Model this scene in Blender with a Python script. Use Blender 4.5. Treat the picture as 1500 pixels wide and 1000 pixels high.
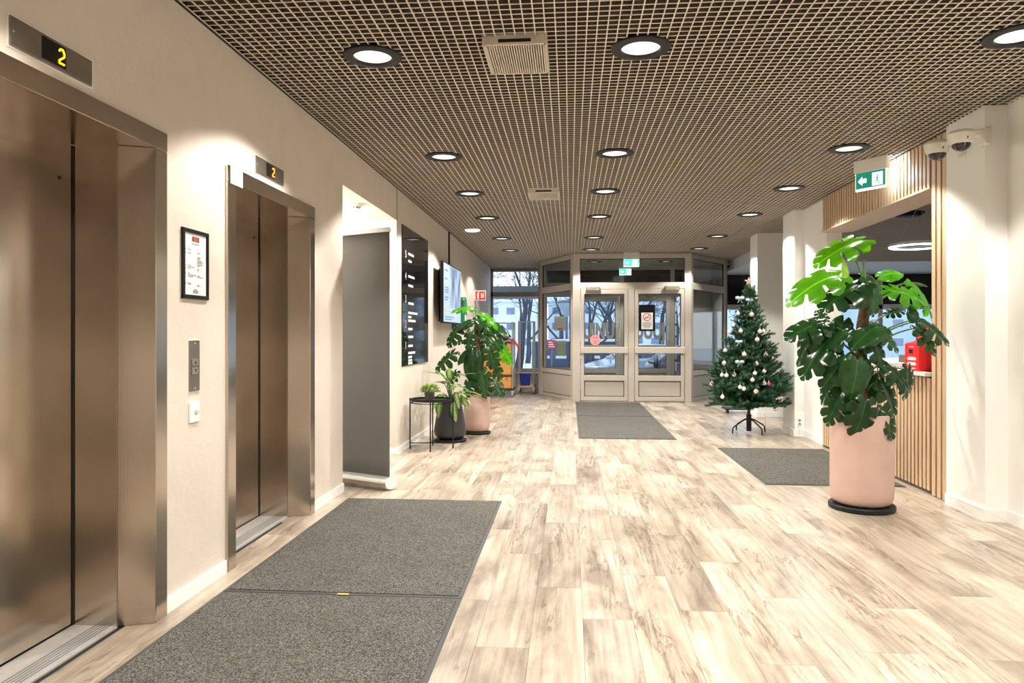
import bpy, bmesh, math, random
from mathutils import Vector, Matrix
R = math.radians
scene = bpy.context.scene
C = scene.collection
for o in list(bpy.data.objects): bpy.data.objects.remove(o)

# ------------------------------------------------------------ camera
F, VPX, HOR, CAMZ = 1045.0, 835.0, 490.0, 1.35        # focal length in pixels of a 1500 x 1000 frame
YAW = math.atan((VPX-750)/F)
cam = bpy.data.objects.new('camera', bpy.data.cameras.new('camera')); C.objects.link(cam)
cam.location = (0, 0, CAMZ); cam.rotation_euler = (R(90), 0, YAW)
cam.data.sensor_width = 36; cam.data.lens = 36*F/1500; cam.data.shift_y = (HOR-500)/1500.0
cam.data.clip_start = 0.05; cam.data.clip_end = 500
scene.camera = cam
# ------------------------------------------------------------ sky, exposure
w = bpy.data.worlds.new('overcast_dusk'); scene.world = w; w.use_nodes = True
nt = w.node_tree; nt.nodes.clear()
bg = nt.nodes.new('ShaderNodeBackground'); wo = nt.nodes.new('ShaderNodeOutputWorld')
tc = nt.nodes.new('ShaderNodeTexCoord'); sp = nt.nodes.new('ShaderNodeSeparateXYZ'); cr = nt.nodes.new('ShaderNodeValToRGB')
nt.links.new(tc.outputs['Generated'], sp.inputs[0]); nt.links.new(sp.outputs['Z'], cr.inputs[0])
cr.color_ramp.elements[0].position = 0.0; cr.color_ramp.elements[0].color = (0.86, 0.93, 1.0, 1)
cr.color_ramp.elements[1].position = 0.6; cr.color_ramp.elements[1].color = (0.60, 0.77, 1.0, 1)
nt.links.new(cr.outputs[0], bg.inputs[0]); bg.inputs[1].default_value = 1.75
nt.links.new(bg.outputs[0], wo.inputs[0])
scene.view_settings.view_transform = 'Standard'; scene.view_settings.look = 'None'
scene.view_settings.exposure = 0.62; scene.view_settings.gamma = 1.0
scene.view_settings.use_curve_mapping = False
LAMP_W = 110.0            # power of one ceiling downlight
LAMP_COL = (1.0, 0.945, 0.865)

# ------------------------------------------------------------ pixel -> place
_fw = Vector((-math.sin(YAW), math.cos(YAW), 0)); _rt = Vector((math.cos(YAW), math.sin(YAW), 0)); _o = Vector((0, 0, CAMZ))
def ray(px, py): return _fw + _rt*((px-750)/F) + Vector((0, 0, (HOR-py)/F))
def PZ(px, py, z):
    d = ray(px, py); return _o + d*((z-CAMZ)/d.z)
def PX(px, py, X):
    d = ray(px, py); return _o + d*(X/d.x)
def PY(px, py, Y):
    d = ray(px, py); return _o + d*(Y/d.y)

# ------------------------------------------------------------ materials
MATS = {}
def new_mat(name):
    m = bpy.data.materials.new(name); m.use_nodes = True
    MATS[name] = m
    return m, m.node_tree, m.node_tree.nodes['Principled BSDF']
def mat(name, col, rough=0.5, metal=0.0, var=0.0, scale=8.0, bump=0.0, bscale=60.0, spec=0.5, emit=None, estr=0.0, coat=0.0, stretch=(1,1,1), alpha=None):
    if name in MATS: return MATS[name]
    m, t, b = new_mat(name)
    b.inputs['Base Color'].default_value = (*col, 1); b.inputs['Roughness'].default_value = rough
    b.inputs['Metallic'].default_value = metal; b.inputs['Specular IOR Level'].default_value = spec
    b.inputs['Coat Weight'].default_value = coat
    if emit: b.inputs['Emission Color'].default_value = (*emit, 1); b.inputs['Emission Strength'].default_value = estr
    if var or bump:
        c = t.nodes.new('ShaderNodeTexCoord'); mp = t.nodes.new('ShaderNodeMapping'); mp.inputs['Scale'].default_value = stretch
        t.links.new(c.outputs['Object'], mp.inputs[0])
    if var:
        n = t.nodes.new('ShaderNodeTexNoise'); n.inputs['Scale'].default_value = scale; n.inputs['Detail'].default_value = 6
        t.links.new(mp.outputs[0], n.inputs['Vector'])
        r = t.nodes.new('ShaderNodeValToRGB')
        r.color_ramp.elements[0].position = 0.3; r.color_ramp.elements[1].position = 0.7
        r.color_ramp.elements[0].color = (*[max(0, x*(1-var)) for x in col], 1)
        r.color_ramp.elements[1].color = (*[min(1, x*(1+var)) for x in col], 1)
        t.links.new(n.outputs['Fac'], r.inputs[0]); t.links.new(r.outputs[0], b.inputs['Base Color'])
    if bump:
        n2 = t.nodes.new('ShaderNodeTexNoise'); n2.inputs['Scale'].default_value = bscale; n2.inputs['Detail'].default_value = 4
        t.links.new(mp.outputs[0], n2.inputs['Vector'])
        bp = t.nodes.new('ShaderNodeBump'); bp.inputs['Strength'].default_value = bump; bp.inputs['Distance'].default_value = 0.01
        t.links.new(n2.outputs['Fac'], bp.inputs['Height']); t.links.new(bp.outputs[0], b.inputs['Normal'])
    return m
def glass_mat(name, tint=(0.93, 0.96, 0.97), refl=1.0):
    m = bpy.data.materials.new(name); m.use_nodes = True; MATS[name] = m
    t = m.node_tree; t.nodes.clear()
    o = t.nodes.new('ShaderNodeOutputMaterial'); mx = t.nodes.new('ShaderNodeMixShader'); tr = t.nodes.new('ShaderNodeBsdfTransparent')
    g = t.nodes.new('ShaderNodeBsdfGlossy'); lw = t.nodes.new('ShaderNodeLayerWeight'); lw.inputs[0].default_value = 0.5
    pw = t.nodes.new('ShaderNodeMath'); pw.operation = 'POWER'; pw.inputs[1].default_value = 5.0
    mu = t.nodes.new('ShaderNodeMath'); mu.operation = 'MULTIPLY_ADD'; mu.inputs[1].default_value = 0.92*refl; mu.inputs[2].default_value = 0.035*refl
    tr.inputs[0].default_value = (*tint, 1); g.inputs['Roughness'].default_value = 0.01
    t.links.new(lw.outputs['Facing'], pw.inputs[0]); t.links.new(pw.outputs[0], mu.inputs[0]); t.links.new(mu.outputs[0], mx.inputs[0])
    t.links.new(tr.outputs[0], mx.inputs[1]); t.links.new(g.outputs[0], mx.inputs[2]); t.links.new(mx.outputs[0], o.inputs[0])
    return m

M_white = mat('white_paint', (0.87, 0.865, 0.83), 0.55, bump=0.03, bscale=120)
M_base = mat('white_skirting', (0.88, 0.87, 0.84), 0.4)
M_black = mat('black_metal', (0.008, 0.008, 0.009), 0.5, spec=0.3)
M_blackp = mat('black_plastic', (0.018, 0.018, 0.018), 0.5)
M_dark = mat('dark_void', (0.015, 0.014, 0.013), 0.9)
M_alu = mat('brushed_aluminium', (0.74, 0.73, 0.71), 0.35, metal=0.55, var=0.06, scale=30)
M_frame = mat('beige_door_frame', (0.54, 0.49, 0.43), 0.38, var=0.02, scale=3)
M_frame2 = mat('beige_door_panel', (0.49, 0.455, 0.40), 0.42, var=0.02, scale=3)
M_wframe = mat('white_window_frame', (0.80, 0.78, 0.75), 0.4)
M_glass = glass_mat('window_glass')
M_pink = mat('pink_pot_glaze', (0.53, 0.36, 0.30), 0.42, var=0.05, scale=5)
M_blackpot = mat('black_pot_glaze', (0.03, 0.03, 0.033), 0.35)
M_soil = mat('potting_soil', (0.05, 0.035, 0.025), 0.95, var=0.4, scale=60, bump=0.6, bscale=80)
M_red = mat('red_box_card', (0.75, 0.012, 0.018), 0.4)
M_print = mat('white_print', (0.85, 0.84, 0.82), 0.6)
M_ink = mat('dark_print', (0.08, 0.08, 0.08), 0.7)
M_paper = mat('white_paper', (0.86, 0.85, 0.83), 0.7)
M_slatback = mat('dark_slat_backing', (0.07, 0.045, 0.03), 0.85)
M_steeldark = mat('dark_brushed_plate', (0.30, 0.265, 0.225), 0.4, metal=0.9, var=0.08, scale=20)

# plaster with trowel marks
def plaster():
    m, t, b = new_mat('cream_plaster')
    c = t.nodes.new('ShaderNodeTexCoord')
    n = t.nodes.new('ShaderNodeTexNoise'); n.inputs['Scale'].default_value = 2.2; n.inputs['Detail'].default_value = 7; n.inputs['Distortion'].default_value = 1.2
    t.links.new(c.outputs['Object'], n.inputs['Vector'])
    r = t.nodes.new('ShaderNodeValToRGB'); r.color_ramp.elements[0].position = 0.3; r.color_ramp.elements[1].position = 0.7
    r.color_ramp.elements[0].color = (0.665, 0.595, 0.515, 1); r.color_ramp.elements[1].color = (0.725, 0.655, 0.575, 1)
    t.links.new(n.outputs['Fac'], r.inputs[0]); t.links.new(r.outputs[0], b.inputs['Base Color'])
    n2 = t.nodes.new('ShaderNodeTexNoise'); n2.inputs['Scale'].default_value = 7; n2.inputs['Detail'].default_value = 8; n2.inputs['Distortion'].default_value = 2.5
    t.links.new(c.outputs['Object'], n2.inputs['Vector'])
    bp = t.nodes.new('ShaderNodeBump'); bp.inputs['Strength'].default_value = 0.16; bp.inputs['Distance'].default_value = 0.02
    t.links.new(n2.outputs['Fac'], bp.inputs['Height']); t.links.new(bp.outputs[0], b.inputs['Normal'])
    b.inputs['Roughness'].default_value = 0.6
    return m
M_plaster = plaster()

# brushed lift steel
def steel():
    m, t, b = new_mat('brushed_lift_steel')
    c = t.nodes.new('ShaderNodeTexCoord'); mp = t.nodes.new('ShaderNodeMapping'); mp.inputs['Scale'].default_value = (220, 220, 3)
    t.links.new(c.outputs['Object'], mp.inputs[0])
    n = t.nodes.new('ShaderNodeTexNoise'); n.inputs['Scale'].default_value = 1.0; n.inputs['Detail'].default_value = 3
    t.links.new(mp.outputs[0], n.inputs['Vector'])
    n3 = t.nodes.new('ShaderNodeTexNoise'); n3.inputs['Scale'].default_value = 1.7; n3.inputs['Detail'].default_value = 4
    t.links.new(c.outputs['Object'], n3.inputs['Vector'])
    r = t.nodes.new('ShaderNodeValToRGB'); r.color_ramp.elements[0].position = 0.3; r.color_ramp.elements[1].position = 0.7
    r.color_ramp.elements[0].color = (0.47, 0.41, 0.345, 1); r.color_ramp.elements[1].color = (0.60, 0.525, 0.445, 1)
    t.links.new(n3.outputs['Fac'], r.inputs[0]); t.links.new(r.outputs[0], b.inputs['Base Color'])
    rr = t.nodes.new('ShaderNodeMapRange'); rr.inputs['To Min'].default_value = 0.13; rr.inputs['To Max'].default_value = 0.24
    t.links.new(n3.outputs['Fac'], rr.inputs[0]); t.links.new(rr.outputs[0], b.inputs['Roughness'])
    bp = t.nodes.new('ShaderNodeBump'); bp.inputs['Strength'].default_value = 0.05; bp.inputs['Distance'].default_value = 0.002
    t.links.new(n.outputs['Fac'], bp.inputs['Height']); t.links.new(bp.outputs[0], b.inputs['Normal'])
    b.inputs['Metallic'].default_value = 1.0; b.inputs['Anisotropic'].default_value = 0.3
    return m
M_steel = steel()

# wood-look vinyl planks
def plank_mat():
    m, t, b = new_mat('washed_oak_plank')
    L = t.links.new
    c = t.nodes.new('ShaderNodeTexCoord'); oi = t.nodes.new('ShaderNodeObjectInfo'); ge = t.nodes.new('ShaderNodeNewGeometry')
    ad = t.nodes.new('ShaderNodeMath'); ad.operation = 'ADD'; L(oi.outputs['Random'], ad.inputs[0]); L(ge.outputs['Random Per Island'], ad.inputs[1])
    mu = t.nodes.new('ShaderNodeMath'); mu.operation = 'MULTIPLY'; mu.inputs[1].default_value = 57.0; L(ad.outputs[0], mu.inputs[0])
    cx = t.nodes.new('ShaderNodeCombineXYZ'); L(mu.outputs[0], cx.inputs[0]); L(mu.outputs[0], cx.inputs[1]); L(mu.outputs[0], cx.inputs[2])
    va = t.nodes.new('ShaderNodeVectorMath'); va.operation = 'ADD'; L(c.outputs['Object'], va.inputs[0]); L(cx.outputs[0], va.inputs[1])
    def noise(sx, sy, scale, det, dist):
        mp = t.nodes.new('ShaderNodeMapping'); mp.inputs['Scale'].default_value = (sx, sy, 1); L(va.outputs[0], mp.inputs[0])
        n = t.nodes.new('ShaderNodeTexNoise'); n.inputs['Scale'].default_value = scale; n.inputs['Detail'].default_value = det; n.inputs['Distortion'].default_value = dist
        n.inputs['Roughness'].default_value = 0.62
        L(mp.outputs[0], n.inputs['Vector']); return n
    fine = noise(55, 1.4, 1.6, 6, 0.4); patch = noise(5.0, 1.15, 0.9, 5, 0.55); crack = noise(13, 1.25, 1.0, 6, 0.75); where = noise(4, 1.2, 1.0, 2, 0)
    r1 = t.nodes.new('ShaderNodeValToRGB'); e = r1.color_ramp.elements
    e[0].position = 0.32; e[0].color = (0.225, 0.18, 0.135, 1); e[1].position = 0.66; e[1].color = (0.575, 0.505, 0.42, 1)
    k = e.new(0.5); k.color = (0.43, 0.365, 0.29, 1)
    L(patch.outputs['Fac'], r1.inputs[0])
    r2 = t.nodes.new('ShaderNodeValToRGB'); e = r2.color_ramp.elements
    e[0].position = 0.30; e[0].color = (0.62, 0.58, 0.53, 1); e[1].position = 0.62; e[1].color = (1, 1, 1, 1)
    L(fine.outputs['Fac'], r2.inputs[0])
    mx = t.nodes.new('ShaderNodeMix'); mx.data_type = 'RGBA'; mx.blend_type = 'MULTIPLY'; mx.inputs[0].default_value = 0.6
    L(r1.outputs[0], mx.inputs[6]); L(r2.outputs[0], mx.inputs[7])
    r3 = t.nodes.new('ShaderNodeValToRGB'); e = r3.color_ramp.elements
    e[0].position = 0.0; e[0].color = (0.42, 0.35, 0.29, 1); e[1].position = 0.03; e[1].color = (1, 1, 1, 1)
    sb = t.nodes.new('ShaderNodeMath'); sb.operation = 'SUBTRACT'; sb.inputs[1].default_value = 0.5; L(crack.outputs['Fac'], sb.inputs[0])
    ab = t.nodes.new('ShaderNodeMath'); ab.operation = 'ABSOLUTE'; L(sb.outputs[0], ab.inputs[0])
    wm = t.nodes.new('ShaderNodeMapRange'); wm.inputs['From Min'].default_value = .42; wm.inputs['From Max'].default_value = .56; wm.inputs['To Min'].default_value = 0.0; wm.inputs['To Max'].default_value = 0.05; L(where.outputs['Fac'], wm.inputs[0])
    a2 = t.nodes.new('ShaderNodeMath'); a2.operation = 'ADD'; L(ab.outputs[0], a2.inputs[0]); L(wm.outputs[0], a2.inputs[1])
    L(a2.outputs[0], r3.inputs[0])
    m2 = t.nodes.new('ShaderNodeMix'); m2.data_type = 'RGBA'; m2.blend_type = 'MULTIPLY'; m2.inputs[0].default_value = 0.85
    L(mx.outputs[2], m2.inputs[6]); L(r3.outputs[0], m2.inputs[7])
    mw = t.nodes.new('ShaderNodeMapping'); mw.inputs['Scale'].default_value = (4.5, .5, 1); L(va.outputs[0], mw.inputs[0])
    wv = t.nodes.new('ShaderNodeTexWave'); wv.wave_type = 'RINGS'; wv.rings_direction = 'Z'; wv.inputs['Scale'].default_value = 1.1; wv.inputs['Distortion'].default_value = 14.0; wv.inputs['Detail'].default_value = 2.5; wv.inputs['Detail Scale'].default_value = 0.55
    L(mw.outputs[0], wv.inputs['Vector'])
    r4 = t.nodes.new('ShaderNodeValToRGB'); e = r4.color_ramp.elements; e[0].position = 0.0; e[0].color = (0.66, 0.60, 0.54, 1); e[1].position = 0.40; e[1].color = (1, 1, 1, 1)
    L(wv.outputs['Fac'], r4.inputs[0])
    m3 = t.nodes.new('ShaderNodeMix'); m3.data_type = 'RGBA'; m3.blend_type = 'MULTIPLY'; m3.inputs[0].default_value = 0.38
    L(m2.outputs[2], m3.inputs[6]); L(r4.outputs[0], m3.inputs[7]); m2 = m3
    hs = t.nodes.new('ShaderNodeHueSaturation'); mr = t.nodes.new('ShaderNodeMapRange')
    fr = t.nodes.new('ShaderNodeMath'); fr.operation = 'FRACT'; L(mu.outputs[0], fr.inputs[0]); L(fr.outputs[0], mr.inputs[0])
    mr.inputs['To Min'].default_value = 0.84; mr.inputs['To Max'].default_value = 1.18
    L(mr.outputs[0], hs.inputs['Value']); L(m2.outputs[2], hs.inputs['Color']); L(hs.outputs[0], b.inputs['Base Color'])
    b.inputs['Roughness'].default_value = 0.30; b.inputs['Specular IOR Level'].default_value = 0.5
    rg = t.nodes.new('ShaderNodeMapRange'); rg.inputs['To Min'].default_value = 0.24; rg.inputs['To Max'].default_value = 0.40
    L(fine.outputs['Fac'], rg.inputs[0]); L(rg.outputs[0], b.inputs['Roughness'])
    bp = t.nodes.new('ShaderNodeBump'); bp.inputs['Strength'].default_value = 0.06; bp.inputs['Distance'].default_value = 0.004
    L(fine.outputs['Fac'], bp.inputs['Height']); L(bp.outputs[0], b.inputs['Normal'])
    return m
M_plank = plank_mat()

def carpet_mat(name, base, fleck):
    m, t, b = new_mat(name); L = t.links.new
    c = t.nodes.new('ShaderNodeTexCoord')
    n = t.nodes.new('ShaderNodeTexNoise'); n.inputs['Scale'].default_value = 165; n.inputs['Detail'].default_value = 5; n.inputs['Roughness'].default_value = .75; L(c.outputs['Object'], n.inputs['Vector'])
    n2 = t.nodes.new('ShaderNodeTexNoise'); n2.inputs['Scale'].default_value = 3; n2.inputs['Detail'].default_value = 3; L(c.outputs['Object'], n2.inputs['Vector'])
    r = t.nodes.new('ShaderNodeValToRGB'); e = r.color_ramp.elements
    e[0].position = 0.42; e[0].color = (*base, 1); e[1].position = 0.64; e[1].color = (*fleck, 1)
    L(n.outputs['Fac'], r.inputs[0])
    mr = t.nodes.new('ShaderNodeMapRange'); mr.inputs['To Min'].default_value = 0.8; mr.inputs['To Max'].default_value = 1.2; L(n2.outputs['Fac'], mr.inputs[0])
    hs = t.nodes.new('ShaderNodeHueSaturation'); L(r.outputs[0], hs.inputs['Color']); L(mr.outputs[0], hs.inputs['Value']); L(hs.outputs[0], b.inputs['Base Color'])
    bp = t.nodes.new('ShaderNodeBump'); bp.inputs['Strength'].default_value = 0.6; bp.inputs['Distance'].default_value = 0.006
    L(n.outputs['Fac'], bp.inputs['Height']); L(bp.outputs[0], b.inputs['Normal']); b.inputs['Roughness'].default_value = 0.95
    b.inputs['Specular IOR Level'].default_value = 0.1
    return m
M_carpet = carpet_mat('grey_fleck_carpet', (0.020, 0.019, 0.017), (0.25, 0.24, 0.21))
M_rubber = mat('grey_rubber_edge', (0.055, 0.055, 0.055), 0.6)

def slat_wood():
    m, t, b = new_mat('oak_slat'); L = t.links.new
    c = t.nodes.new('ShaderNodeTexCoord'); oi = t.nodes.new('ShaderNodeObjectInfo')
    mu = t.nodes.new('ShaderNodeMath'); mu.operation = 'MULTIPLY'; mu.inputs[1].default_value = 31; L(oi.outputs['Random'], mu.inputs[0])
    va = t.nodes.new('ShaderNodeVectorMath'); va.operation = 'ADD'; L(c.outputs['Object'], va.inputs[0]); L(mu.outputs[0], va.inputs[1])
    mp = t.nodes.new('ShaderNodeMapping'); mp.inputs['Scale'].default_value = (60, 60, 3); L(va.outputs[0], mp.inputs[0])
    n = t.nodes.new('ShaderNodeTexNoise'); n.inputs['Scale'].default_value = 1; n.inputs['Detail'].default_value = 5; L(mp.outputs[0], n.inputs['Vector'])
    r = t.nodes.new('ShaderNodeValToRGB'); e = r.color_ramp.elements
    e[0].position = 0.3; e[0].color = (0.53, 0.36, 0.22, 1); e[1].position = 0.7; e[1].color = (0.69, 0.50, 0.32, 1)
    L(n.outputs['Fac'], r.inputs[0]); L(r.outputs[0], b.inputs['Base Color']); b.inputs['Roughness'].default_value = 0.5
    return m
M_slat = slat_wood()

def leaf_mat(name, col, col2, rough=0.2, transl=0.35):
    m, t, b = new_mat(name); L = t.links.new
    c = t.nodes.new('ShaderNodeTexCoord'); oi = t.nodes.new('ShaderNodeObjectInfo')
    n = t.nodes.new('ShaderNodeTexNoise'); n.inputs['Scale'].default_value = 5; n.inputs['Detail'].default_value = 4; L(c.outputs['Object'], n.inputs['Vector'])
    ad = t.nodes.new('ShaderNodeMath'); ad.operation = 'ADD'; L(n.outputs['Fac'], ad.inputs[0])
    mr = t.nodes.new('ShaderNodeMapRange'); mr.inputs['To Min'].default_value = -0.2; mr.inputs['To Max'].default_value = 0.2; L(oi.outputs['Random'], mr.inputs[0]); L(mr.outputs[0], ad.inputs[1])
    r = t.nodes.new('ShaderNodeValToRGB'); e = r.color_ramp.elements
    e[0].position = 0.3; e[0].color = (*col, 1); e[1].position = 0.7; e[1].color = (*col2, 1); L(ad.outputs[0], r.inputs[0])
    sx = t.nodes.new('ShaderNodeSeparateXYZ'); L(c.outputs['Object'], sx.inputs[0]); ab = t.nodes.new('ShaderNodeMath'); ab.operation = 'ABSOLUTE'; L(sx.outputs[0], ab.inputs[0])
    rm = t.nodes.new('ShaderNodeMapRange'); rm.inputs['From Min'].default_value = .006; rm.inputs['From Max'].default_value = .018; rm.inputs['To Min'].default_value = 2.2; rm.inputs['To Max'].default_value = 1.0; L(ab.outputs[0], rm.inputs[0])
    hv = t.nodes.new('ShaderNodeHueSaturation'); L(r.outputs[0], hv.inputs['Color']); L(rm.outputs[0], hv.inputs['Value']); r = hv
    L(r.outputs[0], b.inputs['Base Color']); b.inputs['Roughness'].default_value = rough; b.inputs['Specular IOR Level'].default_value = .35
    tr = t.nodes.new('ShaderNodeBsdfTranslucent')
    hs = t.nodes.new('ShaderNodeHueSaturation'); hs.inputs['Value'].default_value = 2.0; hs.inputs['Saturation'].default_value = 1.05; hs.inputs['Hue'].default_value = 0.485
    L(r.outputs[0], hs.inputs['Color']); L(hs.outputs[0], tr.inputs[0])
    mx = t.nodes.new('ShaderNodeMixShader'); mx.inputs[0].default_value = transl
    L(b.outputs[0], mx.inputs[1]); L(tr.outputs[0], mx.inputs[2]); L(mx.outputs[0], t.nodes['Material Output'].inputs[0])
    return m
M_leaf = leaf_mat('monstera_leaf', (0.009, 0.036, 0.010), (0.020, 0.066, 0.016), transl=.2)
M_leaflit = leaf_mat('backlit_monstera_leaf', (0.055, 0.27, 0.012), (0.10, 0.38, 0.018), transl=0.5)  # lime of lamp-lit, backlit leaves put into the colour
M_leafold = leaf_mat('pale_monstera_leaf', (0.22, 0.40, 0.05), (0.36, 0.52, 0.10), transl=0.45)
M_stem = mat('green_stem', (0.10, 0.17, 0.05), 0.5, var=0.2, scale=15)
M_trunk = mat('fibrous_brown_trunk', (0.14, 0.075, 0.04), 0.9, var=0.5, scale=30, bump=0.8, bscale=45)
M_needle = mat('fir_needle', (0.036, 0.115, 0.050), 0.55, var=0.45, scale=9)

# ------------------------------------------------------------ mesh helpers
def wloc(o):
    v = Vector((0, 0, 0))
    while o: v = v + o.location; o = o.parent
    return v
class MB:
    def __init__(s): s.v = []; s.f = []
    def add(s, vs, fs):
        n = len(s.v); s.v += [Vector(p) for p in vs]; s.f += [tuple(i+n for i in f) for f in fs]; return s
    def box(s, x0, y0, z0, x1, y1, z1):
        x0, x1 = min(x0, x1), max(x0, x1); y0, y1 = min(y0, y1), max(y0, y1); z0, z1 = min(z0, z1), max(z0, z1)
        return s.add([(x0,y0,z0),(x1,y0,z0),(x1,y1,z0),(x0,y1,z0),(x0,y0,z1),(x1,y0,z1),(x1,y1,z1),(x0,y1,z1)],
                     [(3,2,1,0),(4,5,6,7),(0,1,5,4),(1,2,6,5),(2,3,7,6),(3,0,4,7)])
    def fbox(s, o, u, n, a0, a1, b0, b1, z0, z1):
        """box in a vertical frame: origin o, u along, n across"""
        o = Vector(o); u = Vector(u); n = Vector(n); P = lambda a, b, z: o + u*a + n*b + Vector((0, 0, z))
        return s.add([P(a0,b0,z0),P(a1,b0,z0),P(a1,b1,z0),P(a0,b1,z0),P(a0,b0,z1),P(a1,b0,z1),P(a1,b1,z1),P(a0,b1,z1)],
                     [(3,2,1,0),(4,5,6,7),(0,1,5,4),(1,2,6,5),(2,3,7,6),(3,0,4,7)])
    def bar(s, p, q, w, h=None):
        p = Vector(p); q = Vector(q); h = h or w; d = (q-p).normalized()
        up = Vector((0,0,1)) if abs(d.z) < 0.95 else Vector((1,0,0))
        x = d.cross(up).normalized()*w/2; y = x.cross(d).normalized()*h/2
        return s.add([p-x-y,p+x-y,p+x+y,p-x+y,q-x-y,q+x-y,q+x+y,q-x+y],[(3,2,1,0),(4,5,6,7),(0,1,5,4),(1,2,6,5),(2,3,7,6),(3,0,4,7)])
    def tube(s, pts, rad, n=8, cap=True):
        pts = [Vector(p) for p in pts]; k = len(pts)
        if not hasattr(rad, '__len__'): rad = [rad]*k
        d0 = (pts[1]-pts[0]).normalized(); ref = Vector((0,0,1)) if abs(d0.z) < 0.9 else Vector((1,0,0))
        vs = []; fs = []
        for i, p in enumerate(pts):
            d = (pts[min(i+1,k-1)]-pts[max(i-1,0)]).normalized()
            a = d.cross(ref)
            if a.length < 1e-4: a = d.cross(Vector((0,1,0)))
            a.normalize(); b = d.cross(a).normalized()
            for j in range(n):
                t = 2*math.pi*j/n; vs.append(p + a*math.cos(t)*rad[i] + b*math.sin(t)*rad[i])
        for i in range(k-1):
            for j in range(n):
                fs.append((i*n+j, i*n+(j+1)%n, (i+1)*n+(j+1)%n, (i+1)*n+j))
        if cap: fs.append(tuple(range(n))); fs.append(tuple((k-1)*n+j for j in reversed(range(n))))
        return s.add(vs, fs)
    def lathe(s, prof, n=32, c=(0,0,0)):
        vs = []; fs = []; c = Vector(c)
        for r, z in prof:
            for j in range(n):
                t = 2*math.pi*j/n; vs.append(c + Vector((r*math.cos(t), r*math.sin(t), z)))
        for i in range(len(prof)-1):
            for j in range(n): fs.append((i*n+j, i*n+(j+1)%n, (i+1)*n+(j+1)%n, (i+1)*n+j))
        if prof[0][0] > 1e-6: pass
        return s.add(vs, fs)
    def disc(s, c, r, n=24, ax=(0,0,1), flip=False):
        c = Vector(c); ax = Vector(ax).normalized(); a = ax.orthogonal().normalized(); b = ax.cross(a)
        vs = [c + a*r*math.cos(2*math.pi*j/n) + b*r*math.sin(2*math.pi*j/n) for j in range(n)]
        return s.add(vs, [tuple(reversed(range(n))) if flip else tuple(range(n))])
    def prism(s, pts, o, ux, uy, depth):
        """polygon pts in plane o + ux, uy, swept by vector depth"""
        o = Vector(o); ux = Vector(ux); uy = Vector(uy); dp = Vector(depth); n = len(pts)
        a = [o + ux*p[0] + uy*p[1] for p in pts]; b = [p + dp for p in a]
        return s.add(a + b, [tuple(reversed(range(n))), tuple(range(n, 2*n))] + [(i, (i+1) % n, n+(i+1) % n, n+i) for i in range(n)])
    def sphere(s, c, r, n=16, m=10, sc=(1,1,1)):
        vs = []; fs = []; c = Vector(c)
        for i in range(m+1):
            ph = math.pi*i/m
            for j in range(n):
                t = 2*math.pi*j/n
                vs.append(c + Vector((r*sc[0]*math.sin(ph)*math.cos(t), r*sc[1]*math.sin(ph)*math.sin(t), r*sc[2]*math.cos(ph))))
        for i in range(m):
            for j in range(n): fs.append((i*n+j, (i+1)*n+j, (i+1)*n+(j+1)%n, i*n+(j+1)%n))
        return s.add(vs, fs)
    def mesh(s, name, off=Vector((0,0,0)), smooth=None):
        me = bpy.data.meshes.new(name)
        me.from_pydata([p-off for p in s.v], [], s.f); me.validate()
        bm = bmesh.new(); bm.from_mesh(me)
        bmesh.ops.remove_doubles(bm, verts=bm.verts, dist=1e-6)
        bmesh.ops.recalc_face_normals(bm, faces=bm.faces); bm.to_mesh(me); bm.free()
        if smooth is not None:
            for p in me.polygons: p.use_smooth = True
            me.set_sharp_from_angle(angle=R(smooth))
        return me
    def build(s, name, m, parent=None, smooth=None, bevel=0, seg=2, local=False):
        """local: vertices are already in the parent's frame"""
        if parent is not None: off = Vector((0,0,0)) if local else wloc(parent)
        else:
            xs = [p.x for p in s.v]; ys = [p.y for p in s.v]; zs = [p.z for p in s.v]
            off = Vector(((min(xs)+max(xs))/2, (min(ys)+max(ys))/2, min(zs)))
        o = bpy.data.objects.new(name, s.mesh(name, off, smooth)); C.objects.link(o)
        if m: o.data.materials.append(m)
        if parent is not None: o.parent = parent
        else: o.location = off
        if bevel:
            b = o.modifiers.new('bevel', 'BEVEL'); b.width = bevel; b.segments = seg; b.limit_method = 'ANGLE'; b.harden_normals = False
        return o
def tag(o, label=None, cat=None, group=None, kind=None):
    if label: o['label'] = label
    if cat: o['category'] = cat
    if group: o['group'] = group
    if kind: o['kind'] = kind
    return o
def thing(name, label, cat, loc=(0,0,0), rz=0, group=None, kind=None):
    o = bpy.data.objects.new(name, None); C.objects.link(o); o.location = loc; o.rotation_euler = (0,0,rz)
    o.empty_display_size = 0.1
    return tag(o, label, cat, group, kind)
def struct(name, label, loc=(0,0,0)):
    return thing(name, label, None, loc, kind='structure')
def obj(name, me, parent, loc=(0,0,0)):
    o = bpy.data.objects.new(name, me); C.objects.link(o); o.parent = parent; o.location = loc
    return o
def copy_tree(o, parent=None):
    c = o.copy(); C.objects.link(c); c.parent = parent
    for ch in list(o.children): copy_tree(ch, c)
    return c
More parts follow.
